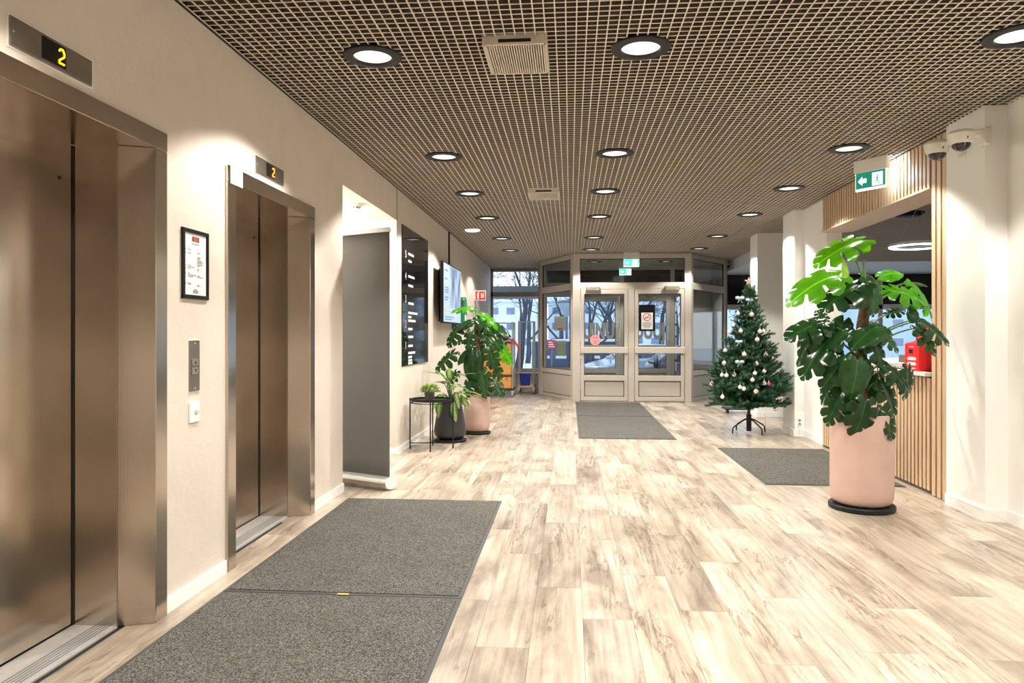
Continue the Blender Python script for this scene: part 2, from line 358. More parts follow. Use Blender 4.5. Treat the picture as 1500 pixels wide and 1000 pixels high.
def text_part(name, s, size, m, parent, at, ux, uy, depth=0.002, mirror=False, align='CENTER', bold=0.0, xs=1.0):
    """flat lettering as a mesh; at = world centre, ux = reading direction, uy = up"""
    cu = bpy.data.curves.new(name, 'FONT'); cu.body = s; cu.size = size; cu.align_x = align; cu.align_y = 'CENTER'; cu.extrude = depth/2; cu.resolution_u = 3; cu.offset = bold
    t = bpy.data.objects.new(name, cu); C.objects.link(t)
    dg = bpy.context.evaluated_depsgraph_get()
    me = bpy.data.meshes.new_from_object(t.evaluated_get(dg)); bpy.data.objects.remove(t); bpy.data.curves.remove(cu)
    ux = Vector(ux).normalized(); uy = Vector(uy).normalized(); uz = ux.cross(uy)
    at = Vector(at) - wloc(parent)
    for v in me.vertices:
        p = v.co; x = (-p.x if mirror else p.x)*xs
        v.co = at + ux*x + uy*p.y + uz*p.z
    o = bpy.data.objects.new(name, me); C.objects.link(o); o.parent = parent; me.materials.clear(); me.materials.append(m)
    return o
# ============================================================ THE SETTING
XL, XR, CEIL, YF = -1.95, 3.03, 3.0, 17.5
def yl(px, X=XL): return PX(px, 490, X).y
E1F = yl(240); E1N = E1F-1.365; E2N = yl(330); E2F = yl(458)
A0, A1, ALZ = yl(502), yl(581), 2.64
EH = 2.315                                     # top of the lift casings
PIER_N, PIER_F = PX(1443, 490, 2.985).y, PX(1389, 490, 3.0).y       # near white pier
CT_N, CT_F = PX(1362, 490, XR).y, PX(1203, 490, XR).y               # reception opening
P2F, P2N = PX(1147, 490, 2.97).y, PX(1164, 490, 2.97).y             # second pier
P3N = PZ(1109, 611, 0).y; P3X = 3.05

# ---- floor
floor = MB().box(-6, -3.2, -0.12, 10, YF+0.3, -0.006).build('floor', M_dark); tag(floor, 'pale washed oak plank floor running to the entrance', None, kind='structure')
PW, PL = 0.235, 1.32
plank = MB(); g = 0.0007
plank.add([(0,0,-.006),(PW,0,-.006),(PW,PL,-.006),(0,PL,-.006),(g,g,0),(PW-g,g,0),(PW-g,PL-g,0),(g,PL-g,0)],
          [(3,2,1,0),(4,5,6,7),(0,1,5,4),(1,2,6,5),(2,3,7,6),(3,0,4,7)])
plank_me = plank.mesh('plank'); plank_me.materials.append(M_plank)
rng = random.Random(4)
rest = MB(); fl = wloc(floor)
def rest_plank(x0, y0, x1, y1):
    rest.box(x0+g, y0+g, -0.006, x1-g, y1-g, 0)
cnt = 0
for k in range(-9, 14):
    x0 = 0.06+PW*k
    y = 2.0-((k*0.44+rng.uniform(-.12, .12)) % 1.0)*PL
    rest_plank(x0, y-PL, x0+PW, y); rest_plank(x0, y-2*PL, x0+PW, y-PL)
    if y-2*PL > -2.9: rest_plank(x0, max(-3, y-3*PL), x0+PW, y-2*PL)
    while y < YF-0.1:
        if y+PL <= YF:
            o = obj('plank', plank_me, floor, Vector((x0, y, 0))-fl); cnt += 1
        else: rest_plank(x0, y, x0+PW, YF)
        y += PL
for k in range(14, 30):                                         # to the right of the hall, mostly hidden
    y = 4-rng.random()*PL; x0 = 0.06+PW*k
    while y < YF: rest_plank(x0, y, x0+PW, min(YF, y+PL)); y += PL
for k in range(-22, -9):                                        # side corridor
    y = A0-0.3-rng.random()*PL; x0 = 0.06+PW*k
    while y < A1+0.2: rest_plank(x0, y, x0+PW, min(A1+.25, y+PL)); y += PL
o = rest.build('planks', M_plank, floor); o['kind'] = 'stuff'

# ---- ceiling: open-cell grid below a dark void
ceiling = MB().box(-6, -3.2, 3.42, 10, YF+0.3, 3.55).build('ceiling', M_dark)
tag(ceiling, 'open square-cell grid ceiling with dark void above', None, kind='structure')
M_grid = mat('beige_grid_cap', (0.72, 0.65, 0.54), 0.5); M_blade = mat('shaded_grid_blade', (0.135, 0.108, 0.085), 0.6)  # blade sides coloured brown for the shade inside the cells
CELL, NC = 0.056, 10; PAN = CELL*NC; GX0, GY0 = -1.926, 4.06-13*PAN
BT, BH, CAP = 0.0068, 0.045, 0.004
def blade(mb, x0, y0, x1, y1, lift=0.0):
    # pale cap below, thin shade-toned web above
    mb.box(x0, y0, CEIL+lift, x1, y1, CEIL+CAP-lift)
    ix = .0025 if x1-x0 < .02 else 0; iy = .0025 if y1-y0 < .02 else 0
    mb.box(x0+ix, y0+iy, CEIL+CAP+.0001, x1-ix, y1-iy, CEIL+BH-lift)
def blades(mb, ox, oy, skip=None):
    if skip is None: skip = lambda x, y: False
    def run(fixed, along):
        j = 0
        while j < NC:
            if skip(*(fixed(j))): j += 1; continue
            k = j
            while k < NC and not skip(*(fixed(k))): k += 1
            along(j, k); j = k
    for i in range(NC):
        x = ox+i*CELL; y = oy+i*CELL
        run(lambda j: (x, oy+(j+.5)*CELL), lambda j, k: blade(mb, x-BT/2, oy+j*CELL, x+BT/2, oy+k*CELL))
        run(lambda j: (ox+(j+.5)*CELL, y), lambda j, k: blade(mb, ox+j*CELL, y-BT/2, ox+k*CELL, y+BT/2, .0006))
def shade_blades(me, zoff=0):
    me.materials.clear(); me.materials.append(M_grid); me.materials.append(M_blade)
    for p in me.polygons: p.material_index = 1 if p.center.z+zoff > CEIL+CAP+.00005 else 0
# lamp places (X column, Y row) from the photograph
COLS = {'left': -1.165, 'middle': 0.405, 'right': 2.46}
ROWS = [PZ(548, 82, CEIL).y, PZ(652, 229, CEIL).y, PZ(688, 283, CEIL).y, PZ(712, 319, CEIL).y, PZ(735, 349, CEIL).y, 13.9]
ROWS = [ROWS[0]-4.75, ROWS[0]-2.38] + ROWS
LAMPS = [(c, i, COLS[c], y) for c in COLS for i, y in enumerate(ROWS)]
LAMPS2 = [('lobby', 0, 0.55, 16.25), ('lobby', 1, 2.15, 16.25)]
VENTS = [(PZ(758, 76, CEIL), 0.36, 0.46), (PZ(797, 282, CEIL), 0.36, 0.46)]
def hole(x, y):
    for _, _, lx, ly in LAMPS + LAMPS2:
        if (x-lx)**2+(y-ly)**2 < 0.158**2: return True
    for p, a, b in VENTS:
        if abs(x-p.x) < a/2-.01 and abs(y-p.y) < b/2-.01: return True
    return False
def touched(ox, oy):
    for _, _, lx, ly in LAMPS + LAMPS2:
        if ox-.2 < lx < ox+PAN+.2 and oy-.2 < ly < oy+PAN+.2: return True
    for p, a, b in VENTS:
        if ox-.3 < p.x < ox+PAN+.3 and oy-.3 < p.y < oy+PAN+.3: return True
    return False
pm = MB(); blades(pm, 0, 0); grid_me = pm.mesh('grid_panel', Vector((0,0,CEIL))); shade_blades(grid_me, CEIL)
cl = wloc(ceiling); far = MB()
for iy in range(0, 37):
    oy = GY0+iy*PAN
    for ix in range(0, 10):
        ox = GX0+ix*PAN
        t = touched(ox, oy)
        if oy > 2.9:
            if t:
                mb = MB(); blades(mb, ox, oy, hole); shade_blades(mb.build('grid_panel', None, ceiling).data, cl.z)
            else: obj('grid_panel', grid_me, ceiling, Vector((ox, oy, CEIL))-cl)
        else: blades(far, ox, oy, hole if t else None)
    if 4 < oy < 14:
        for ix in range(10, 19): blades(far, GX0+ix*PAN, oy)
o = far.build('grid_panels', None, ceiling); shade_blades(o.data, cl.z); o['kind'] = 'stuff'
tr = MB().box(XL, -3, CEIL+.001, XL+0.03, YF, CEIL+0.06)  # black strip put in for the dark shadow gap along the walls
tr.box(XR-.06, -3, CEIL+.001, XR+.05, PIER_N, CEIL+.06)
tag(tr.build('trim_1', M_black), 'black strip standing for the shadow gap between grid ceiling and walls', None, kind='structure')

# ---- left wall with lift openings and side corridor
wl = MB(); T = -2.62
def wbox(y0, y1, z0, z1, x0=T, x1=XL): wl.box(x0, y0, z0, x1, y1, z1)
wbox(-3, E1N, 0, 3.06); wbox(E1N, E1F, EH-.01, 3.06); wbox(E1F, E2N, 0, 3.06); wbox(E2N, E2F, EH-.01, 3.06)
wbox(E2F, A0, 0, 3.06); wbox(A0, A1, ALZ, 3.06); wbox(A1, YF+.1, 0, 3.06)
tag(wl.build('wall_left', M_plaster), 'cream plastered wall with the two lift openings', None, kind='structure')
al = MB(); al.box(-6, A0-.12, 0, T, A0, ALZ); al.box(-6, A1, 0, T, A1+.12, ALZ); al.box(-6.1, A0-.1, 0, -6, A1+.1, ALZ); al.box(-6, A0-.1, ALZ, T, A1+.1, ALZ+.1)
tag(al.build('wall_corridor', M_white), 'white walls and low ceiling of the side corridor', None, kind='structure')
bb = MB(); BBH, BBT = 0.075, 0.014
for y0, y1 in ((-3, E1N), (E1F+.005, E2N-.005), (E2F+.005, A0), (A1, YF)): bb.box(XL, y0, 0, XL+BBT, y1, BBH)
bb.box(-6, A1-BBT, 0, XL+BBT, A1, BBH)
bb.box(-6, A0, 0, XL, A0+BBT, BBH)
tag(bb.build('baseboard_left', M_base, bevel=0.003), 'white skirting along the lift wall', None, kind='structure')
tag(MB().box(XL, A1-.004, ALZ-.002, XL+.006, A1+.006, CEIL).build('trim_2', mat('joint_grey', (0.30, 0.26, 0.22), 0.7)), 'thin vertical joint above the corridor corner', None, kind='structure')
# ---- back wall behind the camera
tag(MB().box(-2.7, -3.2, 0, 4, -3, 3.06).build('wall_back', M_plaster), 'plain wall at the near end of the hall', None, kind='structure')
# ---- right side walls and piers
wr = MB()
wr.box(3.14, -3, 0, 3.5, PIER_N, 3.06)
wr.box(2.985, PIER_N, 0, 3.5, PIER_F, 3.06)
tag(wr.build('wall_right', M_white), 'white pier and wall right of the slatted reception', None, kind='structure')
w2 = MB()
w2.box(3.09, CT_F, 0, 3.27, P2N, 3.06); w2.box(2.97, P2N, 0, 3.45, P2F, 3.06)
tag(w2.build('wall_pier', M_white), 'white stepped pier between reception and Christmas tree', None, kind='structure')
w3 = MB(); w3.box(P3X, P3N, 0, P3X+.62, P3N+0.45, 3.06)
tag(w3.build('wall_far_pier', M_white), 'square white pier behind the Christmas tree', None, kind='structure')
b2 = MB(); H2 = 0.09
b2.box(3.14-BBT, -3, 0, 3.14, PIER_N-BBT, H2); b2.box(2.985-BBT, PIER_N-BBT, 0, 3.14, PIER_N, H2); b2.box(2.985-BBT, PIER_N, 0, 2.985, PIER_F-.002, H2)
b2.box(3.09-BBT, CT_F+.02, 0, 3.09, P2N-BBT, H2); b2.box(2.97-BBT, P2N-BBT, 0, 3.09, P2N, H2); b2.box(2.97-BBT, P2N, 0, 2.97, P2F, H2); b2.box(2.97-BBT, P2F, 0, 3.45, P2F+BBT, H2)
b2.box(P3X-BBT, P3N-BBT, 0, P3X+.62, P3N, H2); b2.box(P3X-BBT, P3N, 0, P3X, P3N+.45, H2)
tag(b2.build('baseboard_right', M_base, bevel=0.003), 'white skirting along the right piers', None, kind='structure')
# reception room: back and side, bulkhead in front of the facade
w4 = MB(); w4.box(8.6, 3.5, 0, 8.8, YF, 3.06); w4.box(3.5, 3.4, 0, 8.8, 3.5, 3.06)
tag(w4.build('wall_reception', M_white), 'white walls of the room behind the reception counter', None, kind='structure')
w5 = MB(); w5.box(3.56, 14.5, 2.78, 8.6, YF, 3.4)
tag(w5.build('wall_bulkhead', M_white), 'white dropped bulkhead above the front windows', None, kind='structure')

# ---- facade at YF: left window, lobby glazing, right windows
fw = MB()
def fr(mb, x0, x1, z0, z1, d=0.09, y=YF): mb.box(x0, y, z0, x1, y+d, z1)
lw0, lw1 = PY(717, 490, YF).x, -0.69
wf = MB(); wf.box(XL-.2, YF, 0, lw1, YF+.2, 0.42); wf.box(XL-.2, YF, 2.98, 9, YF+.2, 3.4)
wf.box(3.4, YF, 0, 9, YF+.2, 0.45); wf.box(XL-.2, YF, .42, lw0, YF+.2, 3.0)
wf.box(2.82, YF, 0, 3.45, YF+.2, 3.0)
tag(wf.build('wall_front', mat('facade_beige', (0.52, 0.48, 0.42), 0.55)), 'beige facade wall around the front windows', None, kind='structure')
M_bframe = mat('brown_window_frame', (0.30, 0.265, 0.22), 0.45)
win = struct('window_1', 'window left of the entrance with bare trees outside', ((lw0+lw1)/2, YF, 0.42))
zb = [(0.42, 0.52), (2.28, 2.40), (2.90, 2.98)]
f = MB()
for a, b in zb: fr(f, lw0, lw1, a, b)
fr(f, lw0, lw0+.09, .42, 2.98); fr(f, lw1-.09, lw1, .42, 2.98)
f.build('window_frame', M_bframe, win, bevel=.004)
for a, b in ((.52, 2.28), (2.40, 2.90)): MB().box(lw0+.09, YF+.035, a, lw1-.09, YF+.047, b).build('pane', M_glass, win)
MB().box(lw0, YF-.09, .40, lw1, YF+.02, .425).build('window_sill', M_wframe, win, bevel=.004)
rw = struct('window_2', 'dark-topped front windows behind the reception counter', (6, YF, .45))
f = MB(); x = 3.45; n = 4; ww = (8.6-3.45)/n
fr(f, 3.45, 8.6, .45, .55); fr(f, 3.45, 8.6, 1.95, 2.07); fr(f, 3.45, 8.6, 2.9, 2.98)
for i in range(n+1): fr(f, 3.45+i*ww-.05, 3.45+i*ww+.05, .45, 2.98)
f.build('window_frame', M_wframe, rw, bevel=.004)
for i in range(n):
    MB().box(3.5+i*ww, YF+.035, .55, 3.4+(i+1)*ww, YF+.047, 1.95).build('pane', M_glass, rw)
    o = MB().box(3.5+i*ww, YF+.03, 2.07, 3.4+(i+1)*ww, YF+.05, 2.9).build('dark_pane', mat('black_glass_panel', (0.006,0.006,0.007), 0.12), rw); o['label'] = 'black opaque upper pane'

# ---- entrance lobby (inner screen, two canted sides, outer doors)
LY = PZ(900, 588, 0).y
LX0, LX1 = 0.055, 2.42
M_gasket = mat('dark_gasket', (0.03, 0.028, 0.025), 0.7)
def glazed(parent, o, u, n, a0, a1, z0, z1, name='pane', edge=0.012):
    """a pane with a thin dark gasket round it"""
    MB().fbox(o, u, n, a0, a1, .025, .035, z0, z1).build(name, M_glass, parent)
    gk = MB()
    for p in ((a0, a0+edge, z0, z1), (a1-edge, a1, z0, z1), (a0, a1, z0, z0+edge), (a0, a1, z1-edge, z1)):
        gk.fbox(o, u, n, p[0], p[1], .016, .044, p[2], p[3])
    gk.build('gasket', M_gasket, parent)
def panel(parent, o, u, n, a0, a1, z0, z1):
    MB().fbox(o, u, n, a0+.012, a1-.012, .012, .05, z0+.012, z1-.012).build('kick_panel', M_frame2, parent, bevel=.006)
    gk = MB()
    for p in ((a0, a0+.012, z0, z1), (a1-.012, a1, z0, z1), (a0, a1, z0, z0+.012), (a0, a1, z1-.012, z1)):
        gk.fbox(o, u, n, p[0], p[1], .02, .045, p[2], p[3])
    gk.build('gasket', M_gasket, parent)
inner = struct('window_3', 'beige glazed screen around the inner entrance doors', (1.24, LY, 0))
U, N = Vector((1,0,0)), Vector((0,1,0)); O = Vector((0, LY, 0))
f = MB()
for a, b in ((LX0, .208), (1.167, 1.292), (2.288, LX1)): f.fbox(O, U, N, a, b, -.01, .08, 0, 2.38)
for a, b in ((LX0, .2), (2.29, LX1)): f.fbox(O, U, N, a, b, -.0102, .0802, 2.38, 2.98)
f.fbox(O, U, N, LX0, LX1, -.011, .081, 2.27, 2.40); f.fbox(O, U, N, LX0, LX1, -.011, .081, 2.885, 2.99)
f.build('frame', M_frame, inner, bevel=.005)
glazed(inner, O, U, N, .2, 2.29, 2.40, 2.885)
def leaf_door(n, label, a0, a1, y, closer_at, mirror=False, inner_door=True):
    O = Vector((0, y, 0)); d = struct(n, label, ((a0+a1)/2, y, 0))
    f = MB(); s = .07 if inner_door else .085
    f.fbox(O, U, N, a0, a0+s, -.02, .05, .015, 2.265); f.fbox(O, U, N, a1-s, a1, -.02, .05, .015, 2.265)
    f.fbox(O, U, N, a0, a1, -.0205, .0505, 2.17, 2.265); f.fbox(O, U, N, a0, a1, -.0205, .0505, .015, .10)
    f.fbox(O, U, N, a0, a1, -.0205, .0505, .42, .53)
    f.build('door_frame', M_frame, d, bevel=.006)
    glazed(d, O, U, N, a0+s, a1-s, .53, 2.17)
    panel(d, O, U, N, a0+s, a1-s, .10, .42)
    if inner_door:
        MB().fbox(O, U, N, a0-.005, a1+.005, -.075, -.035, .975, 1.105).build('push_bar', M_frame, d, bevel=.012, seg=3)
        for a in (a0+.03, a1-.07): MB().fbox(O, U, N, a, a+.04, -.04, -.018, .99, 1.09).build('bar_bracket', M_frame2, d)
    else:
        MB().fbox(O, U, N, a0, a1, -.045, -.02, .98, 1.10).build('mid_rail', M_frame2, d, bevel=.006)
        MB().fbox(O, U, N, a1-.06, a1-.03, -.05, -.02, 1.2, 1.55).build('door_lock', M_alu, d, bevel=.004)
    c = MB().fbox(O, U, N, closer_at-.14, closer_at+.14, -.10, -.021, 2.235, 2.325).build('door_closer', mat('closer_bronze', (.36, .325, .275), .35, metal=.4) if inner_door else M_bframe, d, bevel=.01)
    MB().bar((closer_at-.08, y-.06, 2.255), (closer_at+.12, y-.10, 2.25), .025, .018).bar((closer_at+.12, y-.10, 2.25), (closer_at, y-.05, 2.235), .025, .018).build('closer_arm', M_alu, c)
    return d
d1 = leaf_door('door_1', 'left inner entrance door with round pink sticker', .215, 1.16, LY, .46)
d2 = leaf_door('door_2', 'right inner entrance door with no smoking notice', 1.30, 2.28, LY, 2.04)
def canted(name, label, A, B, papers=False):
    A = Vector(A); B = Vector(B); u = (B-A); Lc = u.length; u.normalize(); n = Vector((-u.y, u.x, 0))
    if n.y < 0: n = -n
    p = struct(name, label, (A+B)/2); f = MB()
    f.fbox(A, u, n, 0, .10, 0, .07, 0, 2.99); f.fbox(A, u, n, Lc-.10, Lc, 0, .07, 0, 2.99)
    for a, b in ((0, .08), (.52, .62), (2.26, 2.40), (2.89, 2.99)): f.fbox(A, u, n, .1, Lc-.1, .001, .069, a, b)
    f.build('frame', M_frame, p, bevel=.005)
    panel(p, A, u, n, .10, Lc-.10, .08, .52)
    glazed(p, A, u, n, .10, Lc-.10, .62, 2.26); glazed(p, A, u, n, .10, Lc-.10, 2.40, 2.89)
    return p, A, u, n, Lc
LB = Vector((PZ(791, 578, 0).x, PZ(791, 578, 0).y, 0)); RB = Vector((3.42, LB.y, 0))
wc = canted('window_4', 'canted glazed side of the lobby beside the roll cages', (LX0, LY+.02, 0), LB)
wd = canted('window_5', 'canted glazed side of the lobby behind the Christmas tree', (LX1, LY+.02, 0), RB)
sw = MB(); sw.box(LB.x-.03, LB.y+.05, 0, LB.x+.03, YF, .5); sw.box(LB.x-.04, LB.y, 0, LB.x+.04, LB.y+.08, 2.99)
sw.box(LB.x-.03, LB.y+.05, 2.4, LB.x+.03, YF, 2.99)
sw.box(RB.x-.03, RB.y, 0, RB.x+.03, YF, 3.0)
tag(sw.build('wall_lobby', mat('lobby_grey', (0.27, 0.265, 0.26), 0.5)), 'grey side panels of the entrance lobby', None, kind='structure')
# outer screen
outer = struct('window_6', 'outer glazed screen of the entrance lobby facing the street', (1.2, YF, 0))
OY = Vector((0, YF, 0)); f = MB()
for a, b in ((LB.x, LB.x+.1), (.0, .10), (1.2, 1.30), (2.42, 2.52), (2.76, 2.84)): f.fbox(OY, U, N, a, b, 0, .09, 0, 2.98)
for a, b in ((2.27, 2.62), (2.92, 2.99)): f.fbox(OY, U, N, LB.x, 2.84, .001, .089, a, b)
f.fbox(OY, U, N, LB.x, 0, .001, .089, 0, .55); f.fbox(OY, U, N, 2.52, 2.84, .001, .089, 0, .35)
f.build('frame', M_frame2, outer, bevel=.005)
glazed(outer, OY, U, N, LB.x+.1, 0, .55, 2.36); glazed(outer, OY, U, N, 2.52, 2.76, .35, 2.36)
for a, b in ((LB.x+.1, 0), (.1, 1.2), (1.3, 2.42), (2.52, 2.76)):
    MB().fbox(OY, U, N, a, b, .02, .05, 2.62, 2.92).build('dark_pane', MATS['black_glass_panel'], outer)
d3 = leaf_door('door_3', 'left outer street door seen through the lobby', .11, 1.19, YF+.02, .35, inner_door=False)
d4 = leaf_door('door_4', 'right outer street door seen through the lobby', 1.31, 2.41, YF+.02, 1.95, inner_door=False)
M_frost = mat('grey_frosted_lettering', (0.36, 0.34, 0.31), 0.6)
text_part('lettering', 'UINU', .52, M_frost, d3, (.70, YF+.035, 1.42), (1,0,0), (0,0,1), bold=.026, xs=.60)
text_part('lettering', 'UUUJ', .52, M_frost, d4, (1.93, YF+.035, 1.42), (1,0,0), (0,0,1), bold=.026, xs=.60)
tag(MB().prism([(LX0+.1,LY+.12),(LX1-.1,LY+.12),(RB.x-.1,RB.y+.05),(RB.x-.1,YF-.02),(LB.x+.1,YF-.02),(LB.x+.1,LB.y+.05)], (0,0,.001), (1,0,0), (0,1,0), (0,0,.006)).build('lobby_mat', M_carpet), 'grey carpet filling the floor inside the glazed lobby', 'carpet')
# ============================================================ CEILING FITTINGS
M_lampface = mat('lamp_diffuser', (0.9, 0.9, 0.86), 0.4, emit=(1.0, 0.96, 0.89), estr=0.7)
def downlight_proto():
    r = thing('ceiling_downlight', 'x', 'downlight')
    MB().lathe([(.112, .016), (.112, .002), (.114, -.010), (.126, -.012), (.168, -.006), (.172, .0), (.172, .004), (.112, .016)], 40).build('black_rim', M_black, r, smooth=40, local=True)
    MB().lathe([(.112, .012), (.104, .05), (.104, .075)], 36).build('lamp_can', mat('dark_can', (0.03, .03, .03), .3), r, smooth=40, local=True)
    MB().lathe([(.0001, -.002), (.06, -.001), (.111, .004), (.111, .014), (.0001, .02)], 36).build('diffuser', M_lampface, r, smooth=60, local=True)
    return r
def lamp_light(root, power, size=R(122), col=LAMP_COL, name='lamp_bulb'):
    l = bpy.data.lights.new(name, 'SPOT'); l.energy = power; l.color = col; l.spot_size = size; l.spot_blend = 0.22; l.shadow_soft_size = 0.04
    o = bpy.data.objects.new(name, l); C.objects.link(o); o.parent = root; o.location = (0, 0, -.03)
ORD = ['first', 'second', 'third', 'fourth', 'fifth', 'sixth', 'seventh', 'eighth', 'ninth', 'tenth']
dproto = downlight_proto(); first = True; NEWL = []
side = {'left': 'row nearest the lift wall', 'middle': 'middle row of the hall', 'right': 'row nearest the reception'}
for c, i, x, y in LAMPS + LAMPS2:
    o = dproto if first else copy_tree(dproto)
    first = False
    o.location = (x, y, CEIL-.004)
    if c == 'lobby': o['label'] = 'black-rimmed round downlight inside the entrance lobby, %s one' % ('left', 'right')[i]
    elif i < 2: o['label'] = 'black-rimmed round downlight behind the viewer, %s in the %s' % (ORD[1-i], side[c])
    else: o['label'] = 'black-rimmed round ceiling downlight, %s from the viewer in the %s' % (ORD[i-2], side[c])
    o['group'] = 'round ceiling downlights'
    NEWL.append((o, LAMP_W*(0.5 if c == 'lobby' else 0.6 if i == 7 else 1.0)))
for o, pw_ in NEWL: lamp_light(o, pw_)
# rimless lamp between the left rows
p = PZ(692, 337, CEIL-.01); r = thing('surface_light', 'small white rimless round ceiling light by the left wall', 'ceiling light', (p.x, p.y, CEIL-.005))
MB().lathe([(.0001, -.03), (.08, -.028), (.115, -.018), (.12, 0)], 32).build('diffuser', M_lampface, r, smooth=50, local=True)
MB().lathe([(.12, -.002), (.126, -.004), (.126, .01), (.12, .01)], 32).build('ring', M_alu, r, smooth=50, local=True)
M_vent = mat('beige_vent', (0.62, 0.55, 0.46), 0.45)
for (p, a, b), lab in zip(VENTS, ('square beige slatted ceiling vent near the viewer', 'small square beige ceiling vent further down the hall')):
    r = thing('ceiling_vent', lab, 'vent', (p.x, p.y, CEIL), group='ceiling vents')
    f = MB(); z0, z1 = -.05, .01
    f.box(-a/2, -b/2, z0+.002, a/2, -b/2+.02, z1); f.box(-a/2, b/2-.02, z0+.002, a/2, b/2, z1); f.box(-a/2, -b/2, z0+.002, -a/2+.018, b/2, z1); f.box(a/2-.018, -b/2, z0+.002, a/2, b/2, z1)
    f.build('housing', M_vent, r, bevel=.003, local=True)
    MB().box(-a/2+.01, -b/2+.01, -.02, a/2-.01, b/2-.01, .0).build('backing', mat('vent_dark', (.045, .036, .03), .9), r, local=True)
    n = 24; sl = MB().box(-.0038, -b/2+.015, z0, .0038, b/2-.015, -.024).mesh('slat'); sl.materials.append(M_vent)
    for i in range(n): obj('slat', sl, r, (-a/2+.022+(a-.044)*i/(n-1), 0, 0))
    MB().box(-a*.25, -b/2-.002, -.036, a*.25, -b/2+.004, -.018).build('slot', M_black, r, local=True)
# ============================================================ LIFTS
REC = -2.30; JX = -2.085
def lift(y0, y1, label, sticker=False):
    r = thing('elevator', label, 'elevator', (XL, (y0+y1)/2, 0))
    cw, hz = .095, 2.225; fx = XL+.018
    iw = .152
    for e, sg in ((y0, 1), (y1, -1)):
        MB().prism([(JX, e), (fx, e), (fx, e+sg*cw), (JX, e+sg*iw)], (0,0,0), (1,0,0), (0,1,0), (0,0,hz)).build('door_casing', M_steel, r, bevel=.003)
    cw = iw
    MB().box(JX, y0, hz, fx+.002, y1, EH).build('header', M_steel, r, bevel=.004)
    for a, b in ((y0, y0+cw), (y1-cw, y1)): MB().box(REC-.03, a, 0, JX-.001, b, hz+.05).build('side_lining', M_steel, r, bevel=.002)
    MB().box(REC-.03, y0, hz+.004, JX-.001, y1, hz+.06).build('top_lining', M_steel, r)
    ym = (y0+y1)/2
    MB().box(REC-.03, y0+cw+.001, .012, REC-.001, ym-.002, hz+.02).build('door_panel', M_steel, r, bevel=.002)
    MB().box(REC-.03, ym+.002, .012, REC-.001, y1-cw-.001, hz+.02).build('door_panel', M_steel, r, bevel=.002)
    MB().box(REC-.06, y0+.02, 0, REC-.031, y1-.02, hz+.05).build('shaft_backing', M_dark, r)
    MB().box(REC-.001, y1-cw-.008, .0, REC+.004, y1-cw-.0005, hz).build('door_gap', M_black, r)
    s = MB().box(REC, y0+cw+.001, -.004, JX+.002, y1-cw-.001, .004).build('sill', M_alu, r)
    ss = MB().box(0, y0+cw, .004, .006, y1-cw, .0065)
    for i in range(5): MB().box(JX-.035-i*.017-.006, y0+cw, .0035, JX-.035-i*.017+.004, y1-cw, .0052).build('sill_groove', mat('groove_grey', (.20, .20, .20), .5), s)
    MB().tube([(REC+.001, y1-.24, 2.06), (REC+.0025, y1-.24, 2.06)], .008, 12).build('key_hole', M_black, r)
    return r
L1 = lift(E1N, E1F, 'brushed steel lift nearest the viewer with closed doors')
L2 = lift(E2N, E2F, 'further brushed steel lift with white notice on its header')
o = MB().box(XL+.0205, E2N+.02, 2.215, XL+.0225, E2N+.17, 2.34).build('notice', M_paper, L2); o['label'] = 'small white notice taped to header corner'
for k in range(4): MB().box(XL+.0224, E2N+.05, 2.245+k*.02, XL+.0229, E2N+.05+(.06, .09, .08, .05)[k], 2.249+k*.02).build('printed_line', M_ink, o)
M_led = mat('amber_led', (0.9, .35, 0.0), .5, emit=(1.0, .45, .01), estr=2.4)
M_led2 = mat('orange_led', (0.9, .2, 0.0), .5, emit=(1.0, .30, .03), estr=2.2)
def display(yc, label, led):
    r = thing('floor_display', label, 'floor display', (XL, yc, 2.36), group='lift floor displays')
    a, b, z0, z1 = yc-.213, yc+.213, 2.358, 2.463
    MB().box(XL, a-.006, z0-.006, XL+.004, b+.012, z1+.006).build('backing_rim', M_base, r)
    MB().box(XL, a, z0, XL+.012, b, z1).build('plate', M_steeldark, r, bevel=.003)
    MB().box(XL+.012, yc-.066, z0+.012, XL+.0145, yc+.058, z1-.012).build('screen', mat('black_display', (.006, .006, .006), .15), r)
    # seven-dot "2" drawn from rounded strokes
    yd, zd, w2, h2 = yc+.032, 2.410, .0135, .027
    pts = [(-w2, h2*.65), (-w2*.5, h2), (w2*.5, h2), (w2, h2*.6), (w2, h2*.1), (-w2, -h2*.65), (-w2, -h2), (w2*1.0, -h2)]
    mb = MB()
    for p, q in zip(pts, pts[1:]): mb.bar((XL+.0155, yd+p[0], zd+p[1]), (XL+.0155, yd+q[0], zd+q[1]), .006, .006) if abs(p[1]-q[1]) < 1e-6 else mb.bar((XL+.0155, yd+p[0], zd+p[1]), (XL+.0155, yd+q[0], zd+q[1]), .004, .006)
    mb.build('digit', led, r)
    MB().tube([(XL+.012, a+.012, 2.41), (XL+.0135, a+.012, 2.41)], .004, 10).build('screw', M_alu, r)
display(PX(11, 40, XL).y+.213, 'lift floor display reading 2 in amber above the nearer lift', M_led)
display(PX(373, 240, XL).y+.213, 'lift floor display reading 2 in orange above the further lift', M_led2)
